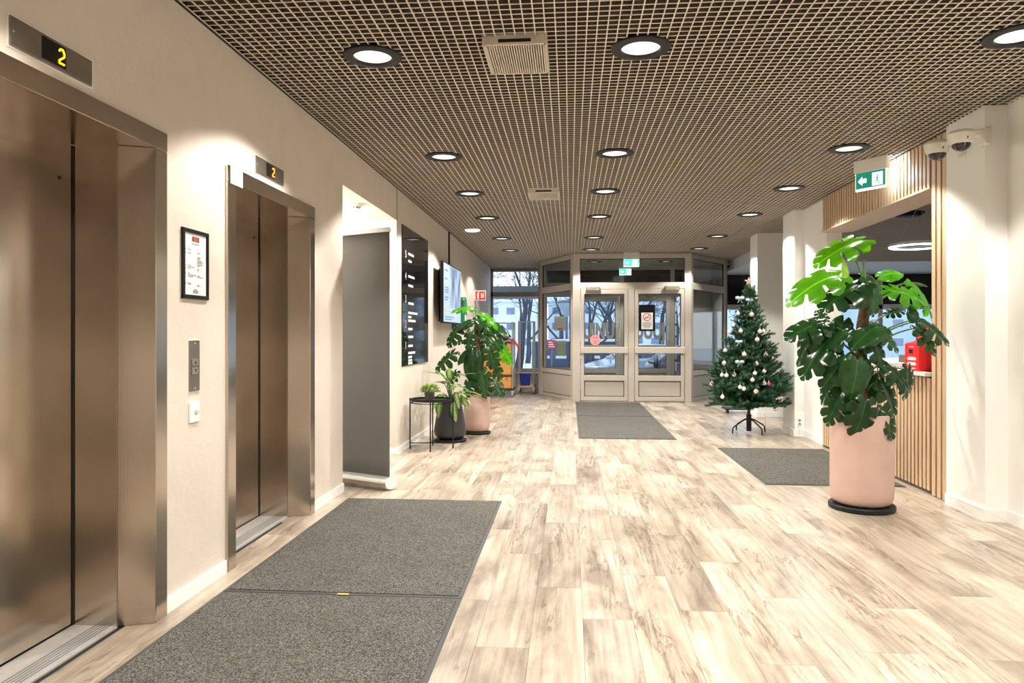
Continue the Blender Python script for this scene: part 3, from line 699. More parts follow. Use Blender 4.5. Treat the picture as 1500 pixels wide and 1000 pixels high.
# poster frame
ya, yb = PX(265, 385, XL).y, PX(303, 385, XL).y; za, zb_ = 1.535, 1.893
r = thing('poster_frame', 'black framed white info sheet between the two lifts', 'poster', (XL, (ya+yb)/2, za))
f = MB(); t = .02
f.box(XL, ya, za, XL+.014, ya+t, zb_); f.box(XL, yb-t, za, XL+.014, yb, zb_); f.box(XL, ya, za, XL+.0142, yb, za+t); f.box(XL, ya, zb_-t, XL+.0142, yb, zb_)
f.build('frame', M_black, r, bevel=.003)
MB().box(XL, ya+t, za+t, XL+.006, yb-t, zb_-t).build('sheet', M_paper, r)
MB().box(XL+.006, ya+.095, zb_-.062, XL+.0066, ya+.165, zb_-.035).build('logo', M_ink, r)
MB().box(XL+.0066, ya+.11, zb_-.060, XL+.0072, ya+.15, zb_-.037).build('logo_mark', mat('logo_red', (.55, .08, .06), .6), r)
mb = MB(); rg = random.Random(3)
def line(y, z, w): mb.box(XL+.006, ya+y, za+z, XL+.0066, ya+y+w, za+z+.0035)
line(.09, .282, .075)
for z, w in ((.25, .025), (.232, .03), (.168, .03), (.160, .065), (.153, .02), (.128, .022), (.120, .08), (.112, .05), (.078, .028), (.072, .03)): line(.055, z, w); line(.03, z, .007) if w < .031 else None
for z, w in ((.238, .03), (.215, .035), (.208, .03), (.2, .045), (.193, .06), (.186, .05), (.178, .055), (.171, .03), (.155, .02), (.148, .018), (.12, .03), (.112, .06), (.072, .02), (.066, .025)): line(.145, z, w)
for z, w in ((.047, .03), (.041, .05), (.035, .06), (.029, .045)): line(.13-w/2, z, w)
mb.build('printed_text', M_ink, r)
# call panel and switch
yc = PX(283, 536, XL).y
r = thing('call_panel', 'steel lift call panel with up and down buttons', 'call panel', (XL, yc, 1.057))
MB().box(XL, yc-.05, 1.057, XL+.01, yc+.05, 1.32).build('plate', M_steeldark, r, bevel=.003)
MB().box(XL, yc-.054, 1.05, XL+.003, yc+.062, 1.326).build('backing_rim', M_base, r)
for z, up in ((1.208, 1), (1.163, -1)):
    b = MB().box(XL+.008, yc-.034, z-.018, XL+.018, yc+.018, z+.018).build('button', mat('button_steel', (.42, .38, .33), .35, metal=.8), r, bevel=.004)
    MB().prism([(-.008, -.009*up), (.008, -.009*up), (0, .010*up)], (XL+.018, yc-.008, z), (0,1,0), (0,0,1), (.001,0,0)).build('arrow', M_black, b)
for z in (1.305, 1.072): MB().tube([(XL+.01, yc, z), (XL+.0115, yc, z)], .005, 10).build('screw', M_alu, r)
r = thing('key_switch', 'small white key switch plate below the call panel', 'switch', (XL, yc+.005, .89))
MB().box(XL, yc-.045, .895, XL+.012, yc+.048, 1.0).build('plate', M_base, r, bevel=.004)
MB().bar((XL+.012, yc-.002, .957), (XL+.024, yc+.006, .942), .012, .02).build('key', M_alu, r)
# ============================================================ SIDE CORRIDOR: banner, detector, lamp
p0 = PZ(567, 720, 0); p1 = PZ(503, 711, 0); u = (p1-p0); u.z = 0; u.normalize(); n = Vector((u.y, -u.x, 0))
if n.y > 0: n = -n
p0 = p0 - n*.07; Wb = .88
r = thing('rollup_banner', 'plain grey roll-up banner stand on silver base in corridor mouth', 'banner stand', p0+u*Wb/2)
prof = [(.085*math.cos(a), .008+.052*(1+math.sin(a))) for a in [2*math.pi*k/20 for k in range(20)]]
cas = MB().prism(prof, p0+u*.012, n, (0,0,1), u*(Wb-.024)).build('cassette', M_alu, r, smooth=40)
MB().prism([(x*.99, z) for x, z in prof], p0, n, (0,0,1), u*.012).build('end_cap', mat('light_grey_cap', (.72, .71, .69), .4), r, bevel=.003)
MB().prism([(x*.99, z) for x, z in prof], p0+u*(Wb-.012), n, (0,0,1), u*.012).build('end_cap', MATS['light_grey_cap'], r, bevel=.003)
MB().fbox(p0, u, n, .01, Wb-.01, .079, .0865, .042, .07).build('cassette_slot', mat('bronze_strip', (.32, .27, .2), .4, metal=.7), r)
fab = MB(); nu, nz = 26, 12; vs = []; fs = []
for j in range(nz+1):
    z = .10+2.16*j/nz
    for i in range(nu+1):
        t = i/nu; b = .006*math.sin(t*9+z*.4)*math.sin(math.pi*t)
        q = p0+u*(.03+(Wb-.06)*t)+n*(.0+b); vs.append((q.x, q.y, z))
for j in range(nz):
    for i in range(nu): a = j*(nu+1)+i; fs.append((a, a+1, a+nu+2, a+nu+1))
fab.add(vs, fs); o = fab.build('banner_fabric', mat('grey_banner_fabric', (.145, .143, .132), .55, var=.04, scale=2), r, smooth=60)
sm = o.modifiers.new('solid', 'SOLIDIFY'); sm.thickness = .0015
MB().fbox(p0, u, n, .02, Wb-.02, -.016, .016, 2.245, 2.285).build('top_rail', M_alu, r, bevel=.006)
MB().tube([p0+u*Wb/2-n*.05+Vector((0,0,.05)), p0+u*Wb/2-n*.03+Vector((0,0,2.25))], .012, 10).build('support_pole', M_alu, r)
p = PZ(522, 302, ALZ-.02); r = thing('smoke_detector', 'white smoke detector on the low corridor ceiling', 'smoke detector', (p.x, p.y, ALZ))
MB().lathe([(.0001, -.052), (.028, -.05), (.034, -.038), (.034, -.03)], 24).build('sensor', M_base, r, smooth=40, local=True)
MB().lathe([(.0001, -.028), (.05, -.028), (.058, -.018), (.06, 0)], 28).build('housing', M_base, r, smooth=40, local=True)
for k in range(6):
    a = k*math.pi/3; MB().box(.033*math.cos(a)-.006, .033*math.sin(a)-.006, -.040, .033*math.cos(a)+.006, .033*math.sin(a)+.006, -.028).build('vent_slot', M_black, r, local=True)
r = thing('corridor_light', 'round white ceiling light inside the side corridor', 'ceiling light', (-2.95, (A0+A1)/2+.1, ALZ))
MB().lathe([(.0001, -.05), (.12, -.045), (.16, -.02), (.165, 0)], 28).build('diffuser', mat('corridor_diffuser', (.9, .9, .88), .4, emit=(1, .95, .87), estr=6), r, smooth=50, local=True)
MB().lathe([(.165, -.004), (.175, -.004), (.175, 0)], 28).build('ring', M_base, r, smooth=50, local=True)
l = bpy.data.lights.new('corridor_bulb', 'POINT'); l.energy = 80; l.color = (1, .95, .88); l.shadow_soft_size = .12
o = bpy.data.objects.new('corridor_bulb', l); C.objects.link(o); o.parent = r; o.location = (0, 0, -.2)
# ============================================================ LEFT WALL: directory, screen, first aid
ya, yb = PX(588, 430, XL).y, PX(626, 430, XL).y; za, zb_ = .98, 2.635
r = thing('directory_board', 'tall black glass floor directory with white lettering', 'directory board', (XL, (ya+yb)/2, za))
MB().box(XL, ya, za, XL+.012, yb, zb_).build('glass_board', mat('black_board_glass', (.008, .008, .009), .06, spec=.6), r, bevel=.002)
def dz(zy, Yp): return PX(590, zy, XL+.013).z
rows = [(0, '5', 2), (0, '4', 2), (0, '3', 1), (0, '2', 2), (0, '1', 1)]
Xb = XL+.0125; yy = ya+.17
zrow = [2.30, 2.04, 1.77, 1.47, 1.22]
for (k, s, c), z in zip(rows, zrow):
    text_part('floor_number', s, .12, M_print if s != '2' else mat('salmon_print', (.75, .3, .22), .6), r, (Xb, yy, z), (0,1,0), (0,0,1), .001)
for z, w in ((2.325, .30), (2.24, .18), (2.055, .34), (1.945, .26), (1.73, .30), (1.615, .52), (1.565, .16), (1.52, .40), (1.42, .22), (1.325, .26), (1.215, .24), (1.13, .38), (1.08, .20), (1.04, .20), (1.005, .22)):
    MB().box(Xb-.0004, yy+.13, z-.015, Xb+.0006, yy+.13+w, z+.012).build('name_strip', M_print, r)
# wall television
X = XL+.15; ya, yb = PX(649.5, 430, X).y, PX(675, 430, X).y; zt, zo = 2.405, 1.515
r = thing('wall_television', 'large flat television showing a blue slide beside the directory', 'television', (XL, (ya+yb)/2, zo))
MB().box(X-.045, ya, zo, X, yb, zt).build('casing', M_black, r, bevel=.006)
def screen_mat(name, c, s=1.0):
    return mat(name, tuple(x*.3 for x in c), .25, emit=c, estr=s)
sc = MB().box(X, ya+.02, zo+.025, X+.002, yb-.02, zt-.02).build('screen', screen_mat('screen_pale_blue', (.42, .52, .66), .8), r)
m, t, b = new_mat('screen_picture'); L_ = t.links.new
c = t.nodes.new('ShaderNodeTexCoord'); mp = t.nodes.new('ShaderNodeMapping'); mp.inputs['Scale'].default_value = (1, 6, 1.6); nn = t.nodes.new('ShaderNodeTexNoise'); nn.inputs['Scale'].default_value = 1.6; nn.inputs['Detail'].default_value = 5
L_(c.outputs['Object'], mp.inputs[0]); L_(mp.outputs[0], nn.inputs['Vector']); rp = t.nodes.new('ShaderNodeValToRGB'); e = rp.color_ramp.elements
e[0].position = .36; e[0].color = (.05, .08, .15, 1); e[1].position = .66; e[1].color = (.50, .68, .95, 1); L_(nn.outputs['Fac'], rp.inputs[0])
L_(rp.outputs[0], b.inputs['Emission Color']); b.inputs['Emission Strength'].default_value = .75; b.inputs['Base Color'].default_value = (.05, .06, .08, 1)
wd_, ht_ = yb-ya, zt-zo
MB().box(X+.002, ya+wd_*.34, zo+ht_*.27, X+.003, yb-.035, zt-.035).build('slide_picture', m, sc)
MB().box(X+.002, ya+.03, zo+ht_*.19, X+.003, yb-.03, zo+ht_*.22).build('slide_stripe', screen_mat('screen_gold', (.5, .45, .28), .8), sc)
for k, (z, w_) in enumerate(((.86, .16), (.72, .14), (.58, .2), (.54, .2), (.5, .18), (.42, .2), (.38, .15), (.10, .5), (.06, .4))):
    MB().box(X+.002, ya+.10, zo+ht_*z, X+.003, ya+.10+wd_*w_, zo+ht_*(z+.02)).build('slide_text', screen_mat('screen_text_blue', (.12, .24, .45), .7), sc)
MB().box(XL, ya+.45, zo+.03, X-.045, yb-.2, zt-.07).build('wall_mount', M_black, r)
yq = PX(657, 360, XL).y
tag(MB().box(XL, yq-.03, zt-.1, XL+.02, yq+.03, CEIL).build('cable_duct', M_black, bevel=.004), 'black cable duct running from television up to ceiling', 'cable duct')
# defibrillator cabinet
X = XL+.2; p = PX(682, 470, X); yc = p.y
r = thing('defibrillator_cabinet', 'green rounded defibrillator cabinet with white heart on wall', 'first aid cabinet', (XL, yc, 1.45))
M_green = mat('first_aid_green', (.005, .19, .085), .35)
pts = [(-.2, 0), (.2, 0), (.2, .40), (.17, .49), (.1, .54), (0, .555), (-.1, .54), (-.17, .49), (-.2, .40)]
MB().prism(pts, (XL, yc, 1.43), (0,1,0), (0,0,1), (.2,0,0)).build('cabinet', M_green, r, bevel=.012)
hs = [(0, -.09), (.09, .0), (.1, .05), (.07, .085), (.03, .08), (0, .05), (-.03, .08), (-.07, .085), (-.1, .05), (-.09, 0)]
MB().prism(hs, (XL+.2, yc, 1.60), (0,1,0), (0,0,1), (.003,0,0)).build('heart', M_print, r)
MB().box(XL+.2, yc-.12, 1.73, XL+.203, yc+.12, 1.76).build('lettering_bar', M_print, r)
MB().prism(hs, (XL+.02, yc-.2015, 1.60), (.9,0,0), (0,0,1), (0,-.002,0)).build('heart', M_print, r) if False else None
# fire equipment flag sign
pa = PY(699, 440, 14.5); pb = PY(714, 426, 14.5)
r = thing('fire_sign', 'red and white fire extinguisher sign sticking out from wall', 'sign', (XL, 14.5, pa.z))
M_sred = mat('sign_red', (.62, .02, .02), .4)
xa, xb, za, zb_ = XL+.005, XL+.235, pa.z, pb.z+.01
MB().box(xa, 14.5, za, xb, 14.508, zb_).build('plate', M_print, r)
MB().box(xa+.015, 14.498, za+.015, xb-.015, 14.5, zb_-.015).build('red_field', M_sred, r)
mb = MB().box(xa+.05, 14.496, za+.03, xa+.085, 14.498, zb_-.06); mb.box(xa+.055, 14.496, zb_-.06, xa+.08, 14.498, zb_-.04); mb.bar((xa+.06, 14.497, zb_-.045), (xa+.1, 14.497, zb_-.035), .002, .008); mb.build('extinguisher_symbol', M_print, r)
mb = MB()
for k in range(3): mb.box(xa+.13+k*.022, 14.496, za+.05, xa+.14+k*.022, 14.498, zb_-.05-.02*(k % 2))
mb.build('flame_symbol', M_print, r)
# ============================================================ MATS
def floor_mat(x0, x1, y0, y1, label, grp='grey doormats'):
    r = thing('door_mat', label, 'doormat', ((x0+x1)/2, (y0+y1)/2, 0), group=grp); e = .022
    MB().box(x0, y0, 0.0, x1, y1, .0045).build('rubber_border', M_rubber, r, bevel=.002)
    MB().box(x0+e, y0+e, .0045, x1-e, y1-e, .009).build('carpet_pile', M_carpet, r, bevel=.002)
ym = PZ(500, 872, 0).y
floor_mat(-1.82, -.55, ym+.004, PZ(620, 732, 0).y, 'grey flecked mat lying in front of the further lift')
floor_mat(-1.82, -.55, ym-2.15, ym-.004, 'grey flecked mat nearest the viewer, in front of nearer lift')
tag(MB().box(-1.2, ym-.012, .009, -1.14, ym+.008, .0098).build('tape_piece', mat('yellow_tape', (.55, .42, .12), .5)), 'small scrap of yellow tape on mat joint', 'tape')
ye = PZ(900, 589, 0).y-.06; yk = PZ(900, 610, 0).y
floor_mat(.11, 1.37, yk+.004, ye, 'grey mat directly before the entrance doors')
floor_mat(.11, 1.37, PZ(915, 643, 0).y, yk-.004, 'grey mat second from the entrance doors')
floor_mat(1.75, 2.97, PZ(1118, 710, 0).y, PZ(1050, 656, 0).y, 'grey mat in front of the reception counter behind pink pot')
# ============================================================ PLANTS
def lerp_tab(tab, u):
    for (a, x), (b, y) in zip(tab, tab[1:]):
        if u <= b: return x + (y-x)*(u-a)/(b-a)
    return tab[-1][1]
def monstera_mesh(name, n=6, cut=.5, droop=.25, fold=.25, seed=0, whole=False, mat_=None):
    rg = random.Random(seed); mb = MB()
    LEN = [(0, .27), (.12, .37), (.35, .45), (.6, .43), (.82, .31), (1, .14)]
    if whole: LEN = [(0, .30), (.1, .40), (.3, .47), (.55, .42), (.8, .27), (1, .10)]
    wob = [rg.uniform(-.05, .05) for _ in range(2*n+4)]
    def P(u, s, sg):
        t = .01+.90*u**1.08; a = R(160-132*u**.9); l = lerp_tab(LEN, u)*s
        x = l*math.sin(a); y = t+l*math.cos(a)
        z = fold*.55*x - fold*2.6*x*x*max(.3, s) - droop*max(0, y)**2 - .10*droop*(y < 0)*abs(y)*4
        z += (wob[int(u*n*.999)+(n if sg < 0 else 0)] if s > .35 else 0)*(s-.35) + .018*math.sin(n*6.28*u)*s
        return (sg*x, y, z)
    for sg in (1, -1):
        cuts = [cut*rg.uniform(.75, 1.2) for _ in range(n+1)]
        if whole: cuts = [.8]*(n+1)
        K = 3
        # web
        vs = []; fs = []; NU = n*K
        def c_at(i): return lerp_tab([(k, cuts[k]) for k in range(n+1)], i/K)
        for i in range(NU+1):
            for s in (0, .5, 1): vs.append(P(i/NU, s*c_at(i), sg))
        for i in range(NU):
            for j in range(2): a = i*3+j; fs.append((a, a+3, a+4, a+1))
        mb.add(vs, fs)
        # lobes
        G = [(0, 1.0), (.12, .84 if not whole else 1), (.6, .80 if not whole else 1), (.85, .70 if not whole else 1), (1.0, .34 if not whole else 1)]
        for k in range(n):
            uc = (k+.5)/n; h = .5/n; vs = []; fs = []; ext = rg.uniform(.93, 1.04)
            for gi, (q, w_) in enumerate(G):
                for i in range(K+1):
                    u = uc + h*w_*(2*i/K-1)
                    c = c_at(k*K+i); s = c+(ext-c)*q
                    if not whole and q == 1.0 and i in (0, K): s -= .05
                    vs.append(P(u, s, sg))
            for gi in range(len(G)-1):
                for i in range(K): a = gi*(K+1)+i; fs.append((a, a+1, a+K+2, a+K+1))
            mb.add(vs, fs)
    a, b = P(1, cut if not whole else .8, 1), P(1, cut if not whole else .8, -1)
    zt = -droop
    mb.add([(0, .91, -droop*.83), P(1, .95, 1), (0, 1.06, zt*1.1), P(1, .95, -1)], [(0, 1, 2), (0, 2, 3)])
    me = mb.mesh(name, smooth=70)
    return me
LEAFS = [monstera_mesh('leaf_a', 5, .34, .30, .5, 1), monstera_mesh('leaf_b', 4, .40, .5, .65, 2), monstera_mesh('leaf_c', 5, .28, .22, .8, 3), monstera_mesh('leaf_d', 5, .55, .35, .45, 4, whole=True)]
_lm = {}
def leaf_of(k, m):
    if (k, m.name) not in _lm:
        c = LEAFS[k].copy(); c.materials.clear(); c.materials.append(m); _lm[(k, m.name)] = c
    return _lm[(k, m.name)]
def put_leaf(root, B, T, N, k, m, wid=1.0, name='leaf'):
    B = Vector(B); T = Vector(T); y = T-B; s = y.length*.98; y.normalize(); N = Vector(N)
    x = y.cross(N).normalized(); z = x.cross(y)
    o = bpy.data.objects.new(name, leaf_of(k, m)); C.objects.link(o); o.parent = root
    mt = Matrix(((x.x*s*wid, y.x*s, z.x*s, 0), (x.y*s*wid, y.y*s, z.y*s, 0), (x.z*s*wid, y.z*s, z.z*s, 0), (0,0,0,1)))
    mt.translation = B-wloc(root); o.matrix_local = mt
    return o
def petiole(root, A, B, r=.006, sag=.0, m=None):
    A = Vector(A); B = Vector(B); mid = (A+B)/2+Vector((0, 0, (B-A).length*(.18+sag)))
    pts = [A*(1-t)**2+mid*2*t*(1-t)+B*t*t for t in [i/6 for i in range(7)]]
    return MB().tube(pts, [r*1.4-(r*.6)*i/6 for i in range(7)], 6).build('leaf_stem', m or M_stem, root, smooth=60)
def pot_lathe(root, prof, m, c, name='pot'):
    return MB().lathe(prof, 56, c).build(name, m, root, smooth=35)
def monstera(root, base, spec, Yc, trunk_pts, trunk_r, pr=.006):
    tr = [Vector(p) for p in trunk_pts]
    MB().tube(tr, trunk_r, 12).build('trunk', M_trunk, root, smooth=60)
    for (bx, by, tx, ty, dy, dt, nx, ny, nz, k, tone, wid) in spec:
        B = PY(bx, by, Yc+dy); T = PY(tx, ty, Yc+dt)
        m = (M_leaf, M_leaflit, M_leafold)[tone]
        put_leaf(root, B, T, (nx, ny, nz), k, m, wid)
        # stem leaves the trunk below the leaf
        zt = max(tr[0].z, min(tr[-1].z, B.z-.12-.25*(B-Vector((base.x, Yc, B.z))).length))
        A = tr[0]
        for a, b in zip(tr, tr[1:]):
            if a.z <= zt <= b.z: A = a.lerp(b, (zt-a.z)/(b.z-a.z))
        petiole(root, A, B, pr)
# ---- big monstera in the tall pink pot
pb = PZ(1262, 744, 0); BX, BY = pb.x, pb.y
r = thing('potted_monstera', 'tall monstera in big pink cylinder pot before the reception', 'potted plant', (BX, BY, 0))
MB().lathe([(.0001, .002), (.232, .002), (.240, .010), (.240, .032), (.234, .04), (.0001, .04)], 48, (BX, BY, 0)).build('saucer', M_black, r, smooth=35)
pr = [(.0001, .041), (.15, .041), (.19, .047), (.213, .065), (.225, .10), (.228, .16), (.228, .60), (.226, .72), (.222, .735), (.212, .74), (.206, .73), (.205, .68), (.0001, .68)]
pot_lathe(r, pr, M_pink, (BX, BY, 0))
MB().lathe([(.0001, .70), (.1, .705), (.206, .695), (.206, .68)], 32, (BX, BY, 0)).build('soil', M_soil, r, smooth=60)
BIG = [ # base px, tip px, base depth, tip depth, normal, shape, tone, width
 (1262,352, 1196,370, .05,-.05, .1,-.55,1.0, 0,1, .95),
 (1227,404, 1160,414, -.02,-.12, .0,-.6,1.0, 1,1, 1.15),
 (1241,412, 1246,376, -.05,-.05, .8,-.9,.1, 3,2, .55),
 (1258,416, 1202,442, -.12,-.22, -.3,-.5,1.0, 2,0, 1.25),
 (1272,412, 1292,452, -.15,-.24, .2,-1.0,.45, 1,0, 1.0),
 (1262,400, 1283,404, .10,.05, .1,-.5,1.0, 1,0, 1.3),
 (1292,404, 1322,392, -.02,-.02, -.2,-.6,.9, 3,1, 1.2),
 (1300,424, 1362,432, -.05,-.14, .15,-.7,.9, 0,1, 1.1),
 (1336,418, 1376,462, .0,-.05, .5,-.6,.8, 2,1, 1.0),
 (1330,414, 1360,410, .12,.12, .0,-.3,1.0, 3,0, .7),
 (1206,472, 1152,486, -.05,-.12, -.2,-.6,1.0, 2,0, 1.2),
 (1196,478, 1168,512, -.08,-.14, -.6,-.8,.5, 1,0, .9),
 (1216,494, 1172,542, -.10,-.20, -.5,-.8,.6, 0,0, .95),
 (1205,505, 1190,530, .05,.05, -.6,-.8,.4, 3,1, .9),
 (1236,524, 1208,560, -.12,-.2, -.3,-1,.35, 1,0, 1.05),
 (1236,470, 1222,500, .0,-.05, -.2,-1,.5, 3,0, 1.0),
 (1256,528, 1254,582, -.20,-.26, .05,-1,.25, 3,0, .98),
 (1292,532, 1340,566, -.16,-.24, .45,-.75,.7, 2,0, .85),
 (1330,540, 1336,585, -.05,-.08, .5,-.9,.3, 0,0, .9),
 (1346,470, 1396,498, -.10,-.2, .2,-.6,.9, 2,0, 1.15),
 (1344,480, 1378,514, -.14,-.22, .2,-.9,.5, 0,0, .8),
 (1340,468, 1336,448, -.1,-.1, -.1,-1,.5, 3,0, 1.0),
 (1282,480, 1246,500, -.16,-.24, -.2,-.6,1, 3,0, 1.1),
 (1286,484, 1322,508, -.16,-.26, .3,-.7,.9, 0,0, 1.0),
 (1270,474, 1310,478, -.02,-.10, .1,-.5,1, 3,0, 1.0),
 (1276,500, 1300,530, -.2,-.28, .2,-1,.4, 1,0, 1.0),
 (1240,486, 1214,504, -.14,-.2, -.4,-.6,.9, 1,0, .9),
 (1290,556, 1322,604, -.10,-.2, .4,-.9,.45, 0,0, .9),
 (1268,588, 1260,636, -.22,-.3, .05,-1,.35, 1,0, 1.15),
 (1296,600, 1312,642, -.16,-.24, .35,-1,.35, 2,0, .95),
 (1234,572, 1212,618, -.1,-.16, -.4,-1,.4, 0,0, .95),
 (1222,560, 1202,580, -.02,-.05, -.5,-.8,.6, 1,0, 1.0),
 (1280,548, 1252,592, .02,-.05, -.1,-1,.3, 0,0, 1.0),
 (1262,560, 1300,578, .05,.0, .2,-1,.5, 3,0, 1.1),
 (1244,590, 1240,606, -.1,-.16, -.1,-1,.4, 3,0, 1.0),
 (1210,470, 1196,452, .15,.2, -.3,-.6,.8, 0,0, 1.0),
 (1300,460, 1326,448, .15,.15, .3,-.6,.8, 0,0, 1.0),
 (1318,560, 1334,540, .15,.15, .3,-.6,.8, 3,0, 1.0),
]
tp = [(BX-.005, BY, .69), (BX-.01, BY-.01, .95), (BX+.0, BY+.01, 1.2), (BX+.0, BY-.01, 1.42), (BX+.035, BY, 1.6), (BX+.03, BY, 1.72)]
monstera(r, Vector((BX, BY, 0)), BIG, BY, tp, [.05, .048, .044, .042, .042, .02], .007)
petiole(r, tp[-1], PY(1246, 367, BY+.02), .007)
for k, a in enumerate((.4, 1.9, 3.3)):                                   # aerial roots
    q = [Vector((BX+.05*math.cos(a), BY-.05, 1.3-.1*k)), Vector((BX+.11*math.cos(a), BY-.14, 1.1-.1*k)), Vector((BX+.09*math.cos(a+.3), BY-.1, .72))]
    MB().tube([q[0].lerp(q[1], t).lerp(q[1].lerp(q[2], t), t) for t in [i/8 for i in range(9)]], .004, 6).build('aerial_root', M_stem, r, smooth=60)
# ---- monstera in the smaller pink pot by the left wall
pb = PZ(697, 636, 0); SX, SY = pb.x, pb.y+.1
r = thing('potted_monstera', 'monstera in a pink pot by the wall below the television', 'potted plant', (SX, SY, 0))
MB().lathe([(.0001, .002), (.185, .002), (.19, .01), (.19, .028), (.185, .034), (.0001, .034)], 40, (SX, SY, 0)).build('saucer', M_black, r, smooth=35)
pot_lathe(r, [(.0001, .035), (.12, .035), (.152, .045), (.17, .075), (.178, .14), (.180, .40), (.178, .53), (.172, .545), (.162, .54), (.16, .50), (.0001, .50)], M_pink, (SX, SY, 0))
MB().lathe([(.0001, .515), (.161, .505), (.161, .49)], 28, (SX, SY, 0)).build('soil', M_soil, r, smooth=60)
SMALL = [
 (694,452, 663,449, .0,-.1, .0,-.6,1, 0,1, 0.69),
 (706,460, 730,470, -.05,-.15, .3,-.6,.9, 1,1, 0.86),
 (700,466, 722,484, -.1,-.2, .3,-.9,.6, 0,0, 0.86),
 (690,470, 668,478, -.1,-.2, -.2,-.7,.9, 3,0, 0.95),
 (672,480, 654,505, -.1,-.2, -.4,-.9,.5, 2,0, 0.95),
 (690,486, 684,508, -.2,-.3, .0,-1,.4, 1,0, 0.95),
 (722,474, 748,490, .0,-.1, .4,-.7,.8, 2,0, 0.86),
 (712,484, 736,508, -.1,-.2, .3,-.9,.5, 0,0, 0.95),
 (664,517, 636,540, -.1,-.18, -.3,-.8,.8, 2,0, 0.95),
 (668,545, 654,562, -.1,-.18, -.4,-.9,.5, 2,0, 1.03),
 (690,512, 668,528, -.15,-.25, -.2,-.8,.8, 3,0, 0.86),
 (694,520, 690,560, -.25,-.32, .0,-1,.35, 3,0, 0.86),
 (716,508, 726,538, -.2,-.28, .3,-1,.4, 0,0, 0.95),
 (728,500, 752,530, -.05,-.15, .4,-.8,.7, 2,1, 0.77),
 (722,530, 736,548, -.1,-.2, .4,-.9,.5, 1,0, 0.95),
 (706,545, 712,582, -.25,-.3, .1,-1,.35, 0,0, 0.99),
 (722,556, 738,578, -.2,-.28, .4,-.9,.5, 2,0, 1.03),
 (690,556, 680,580, -.2,-.25, -.2,-1,.35, 1,0, 0.95),
 (700,500, 706,520, .05,.0, .1,-1,.4, 0,0, 1.03),
 (680,500, 664,500, .1,.1, -.2,-.6,.8, 0,0, 0.86),
 (706,474, 700,496, .05,.0, .1,-1,.4, 3,0, 1.03),
 (716,492, 744,500, .12,.1, .3,-.6,.8, 0,0, 0.86),
]
tp = [(SX, SY, .5), (SX+.0, SY, .8), (SX+.02, SY+.02, 1.1), (SX+.01, SY, 1.35), (SX+.02, SY, 1.55)]
monstera(r, Vector((SX, SY, 0)), SMALL, SY, tp, [.035, .034, .03, .028, .012], .006)
# ---- black pot with a variegated leafy plant
pb = PZ(657, 648, 0); KX, KY = pb.x, pb.y+.12
r = thing('potted_dieffenbachia', 'variegated leafy plant in a tapered black pot by side table', 'potted plant', (KX, KY, 0))
MB().lathe([(.0001, .002), (.205, .002), (.21, .01), (.21, .028), (.2, .034), (.0001, .034)], 40, (KX, KY, 0)).build('saucer', M_black, r, smooth=35)
pot_lathe(r, [(.0001, .036), (.12, .036), (.165, .05), (.198, .09), (.206, .14), (.195, .22), (.165, .38), (.146, .50), (.14, .525), (.132, .52), (.13, .47), (.0001, .47)], M_blackpot, (KX, KY, 0))
MB().lathe([(.0001, .485), (.131, .475), (.131, .465)], 28, (KX, KY, 0)).build('soil', M_soil, r, smooth=60)
def varieg():
    m, t, b = new_mat('variegated_leaf'); L = t.links.new
    c = t.nodes.new('ShaderNodeTexCoord'); sx = t.nodes.new('ShaderNodeSeparateXYZ'); L(c.outputs['Object'], sx.inputs[0])
    ab = t.nodes.new('ShaderNodeMath'); ab.operation = 'ABSOLUTE'; L(sx.outputs[0], ab.inputs[0])
    n = t.nodes.new('ShaderNodeTexNoise'); n.inputs['Scale'].default_value = 9; n.inputs['Detail'].default_value = 4; L(c.outputs['Object'], n.inputs['Vector'])
    mu = t.nodes.new('ShaderNodeMath'); mu.operation = 'MULTIPLY_ADD'; mu.inputs[1].default_value = .22; L(n.outputs['Fac'], mu.inputs[0]); L(ab.outputs[0], mu.inputs[2])
    rp = t.nodes.new('ShaderNodeValToRGB'); e = rp.color_ramp.elements; e[0].position = .13; e[0].color = (.42, .52, .20, 1); e[1].position = .22; e[1].color = (.05, .17, .03, 1)
    L(mu.outputs[0], rp.inputs[0]); L(rp.outputs[0], b.inputs['Base Color']); b.inputs['Roughness'].default_value = .4
    tr = t.nodes.new('ShaderNodeBsdfTranslucent'); L(rp.outputs[0], tr.inputs[0]); mx = t.nodes.new('ShaderNodeMixShader'); mx.inputs[0].default_value = .3
    L(b.outputs[0], mx.inputs[1]); L(tr.outputs[0], mx.inputs[2]); L(mx.outputs[0], t.nodes['Material Output'].inputs[0])
    return m
def lance_mesh(droop, name):
    mb = MB(); n = 12; vs = []; fs = []
    for i in range(n+1):
        t = i/n; w_ = .17*math.sin(math.pi*min(1, t**.8))**.8 if 0 < t < 1 else .004
        for s in (-1, -.5, 0, .5, 1): vs.append((s*w_, t, -droop*t*t + .25*abs(s)*w_))
    for i in range(n):
        for j in range(4): a = i*5+j; fs.append((a, a+1, a+6, a+5))
    mb.add(vs, fs); return mb.mesh(name, smooth=60)
LEAFS += [lance_mesh(.3, 'leaf_e'), lance_mesh(.8, 'leaf_f')]
M_var = varieg()
rg = random.Random(8)
for i in range(20):
    a = i*2.4; el = rg.uniform(.1, .95); L_ = rg.uniform(.26, .36)
    B = Vector((KX+.11*math.cos(a)*(1-el*.6), KY+.11*math.sin(a)*(1-el*.6), .56+.22*el))
    T = B+Vector((L_*math.cos(a)*(1.1-el*.7), L_*math.sin(a)*(1.1-el*.7), L_*(el*.95-.15)))
    put_leaf(r, B, T, (-math.cos(a)*.4, -math.sin(a)*.4, 1), 4+(i % 2), M_var, rg.uniform(1.0, 1.3)); petiole(r, (KX, KY, .49), B, .005)
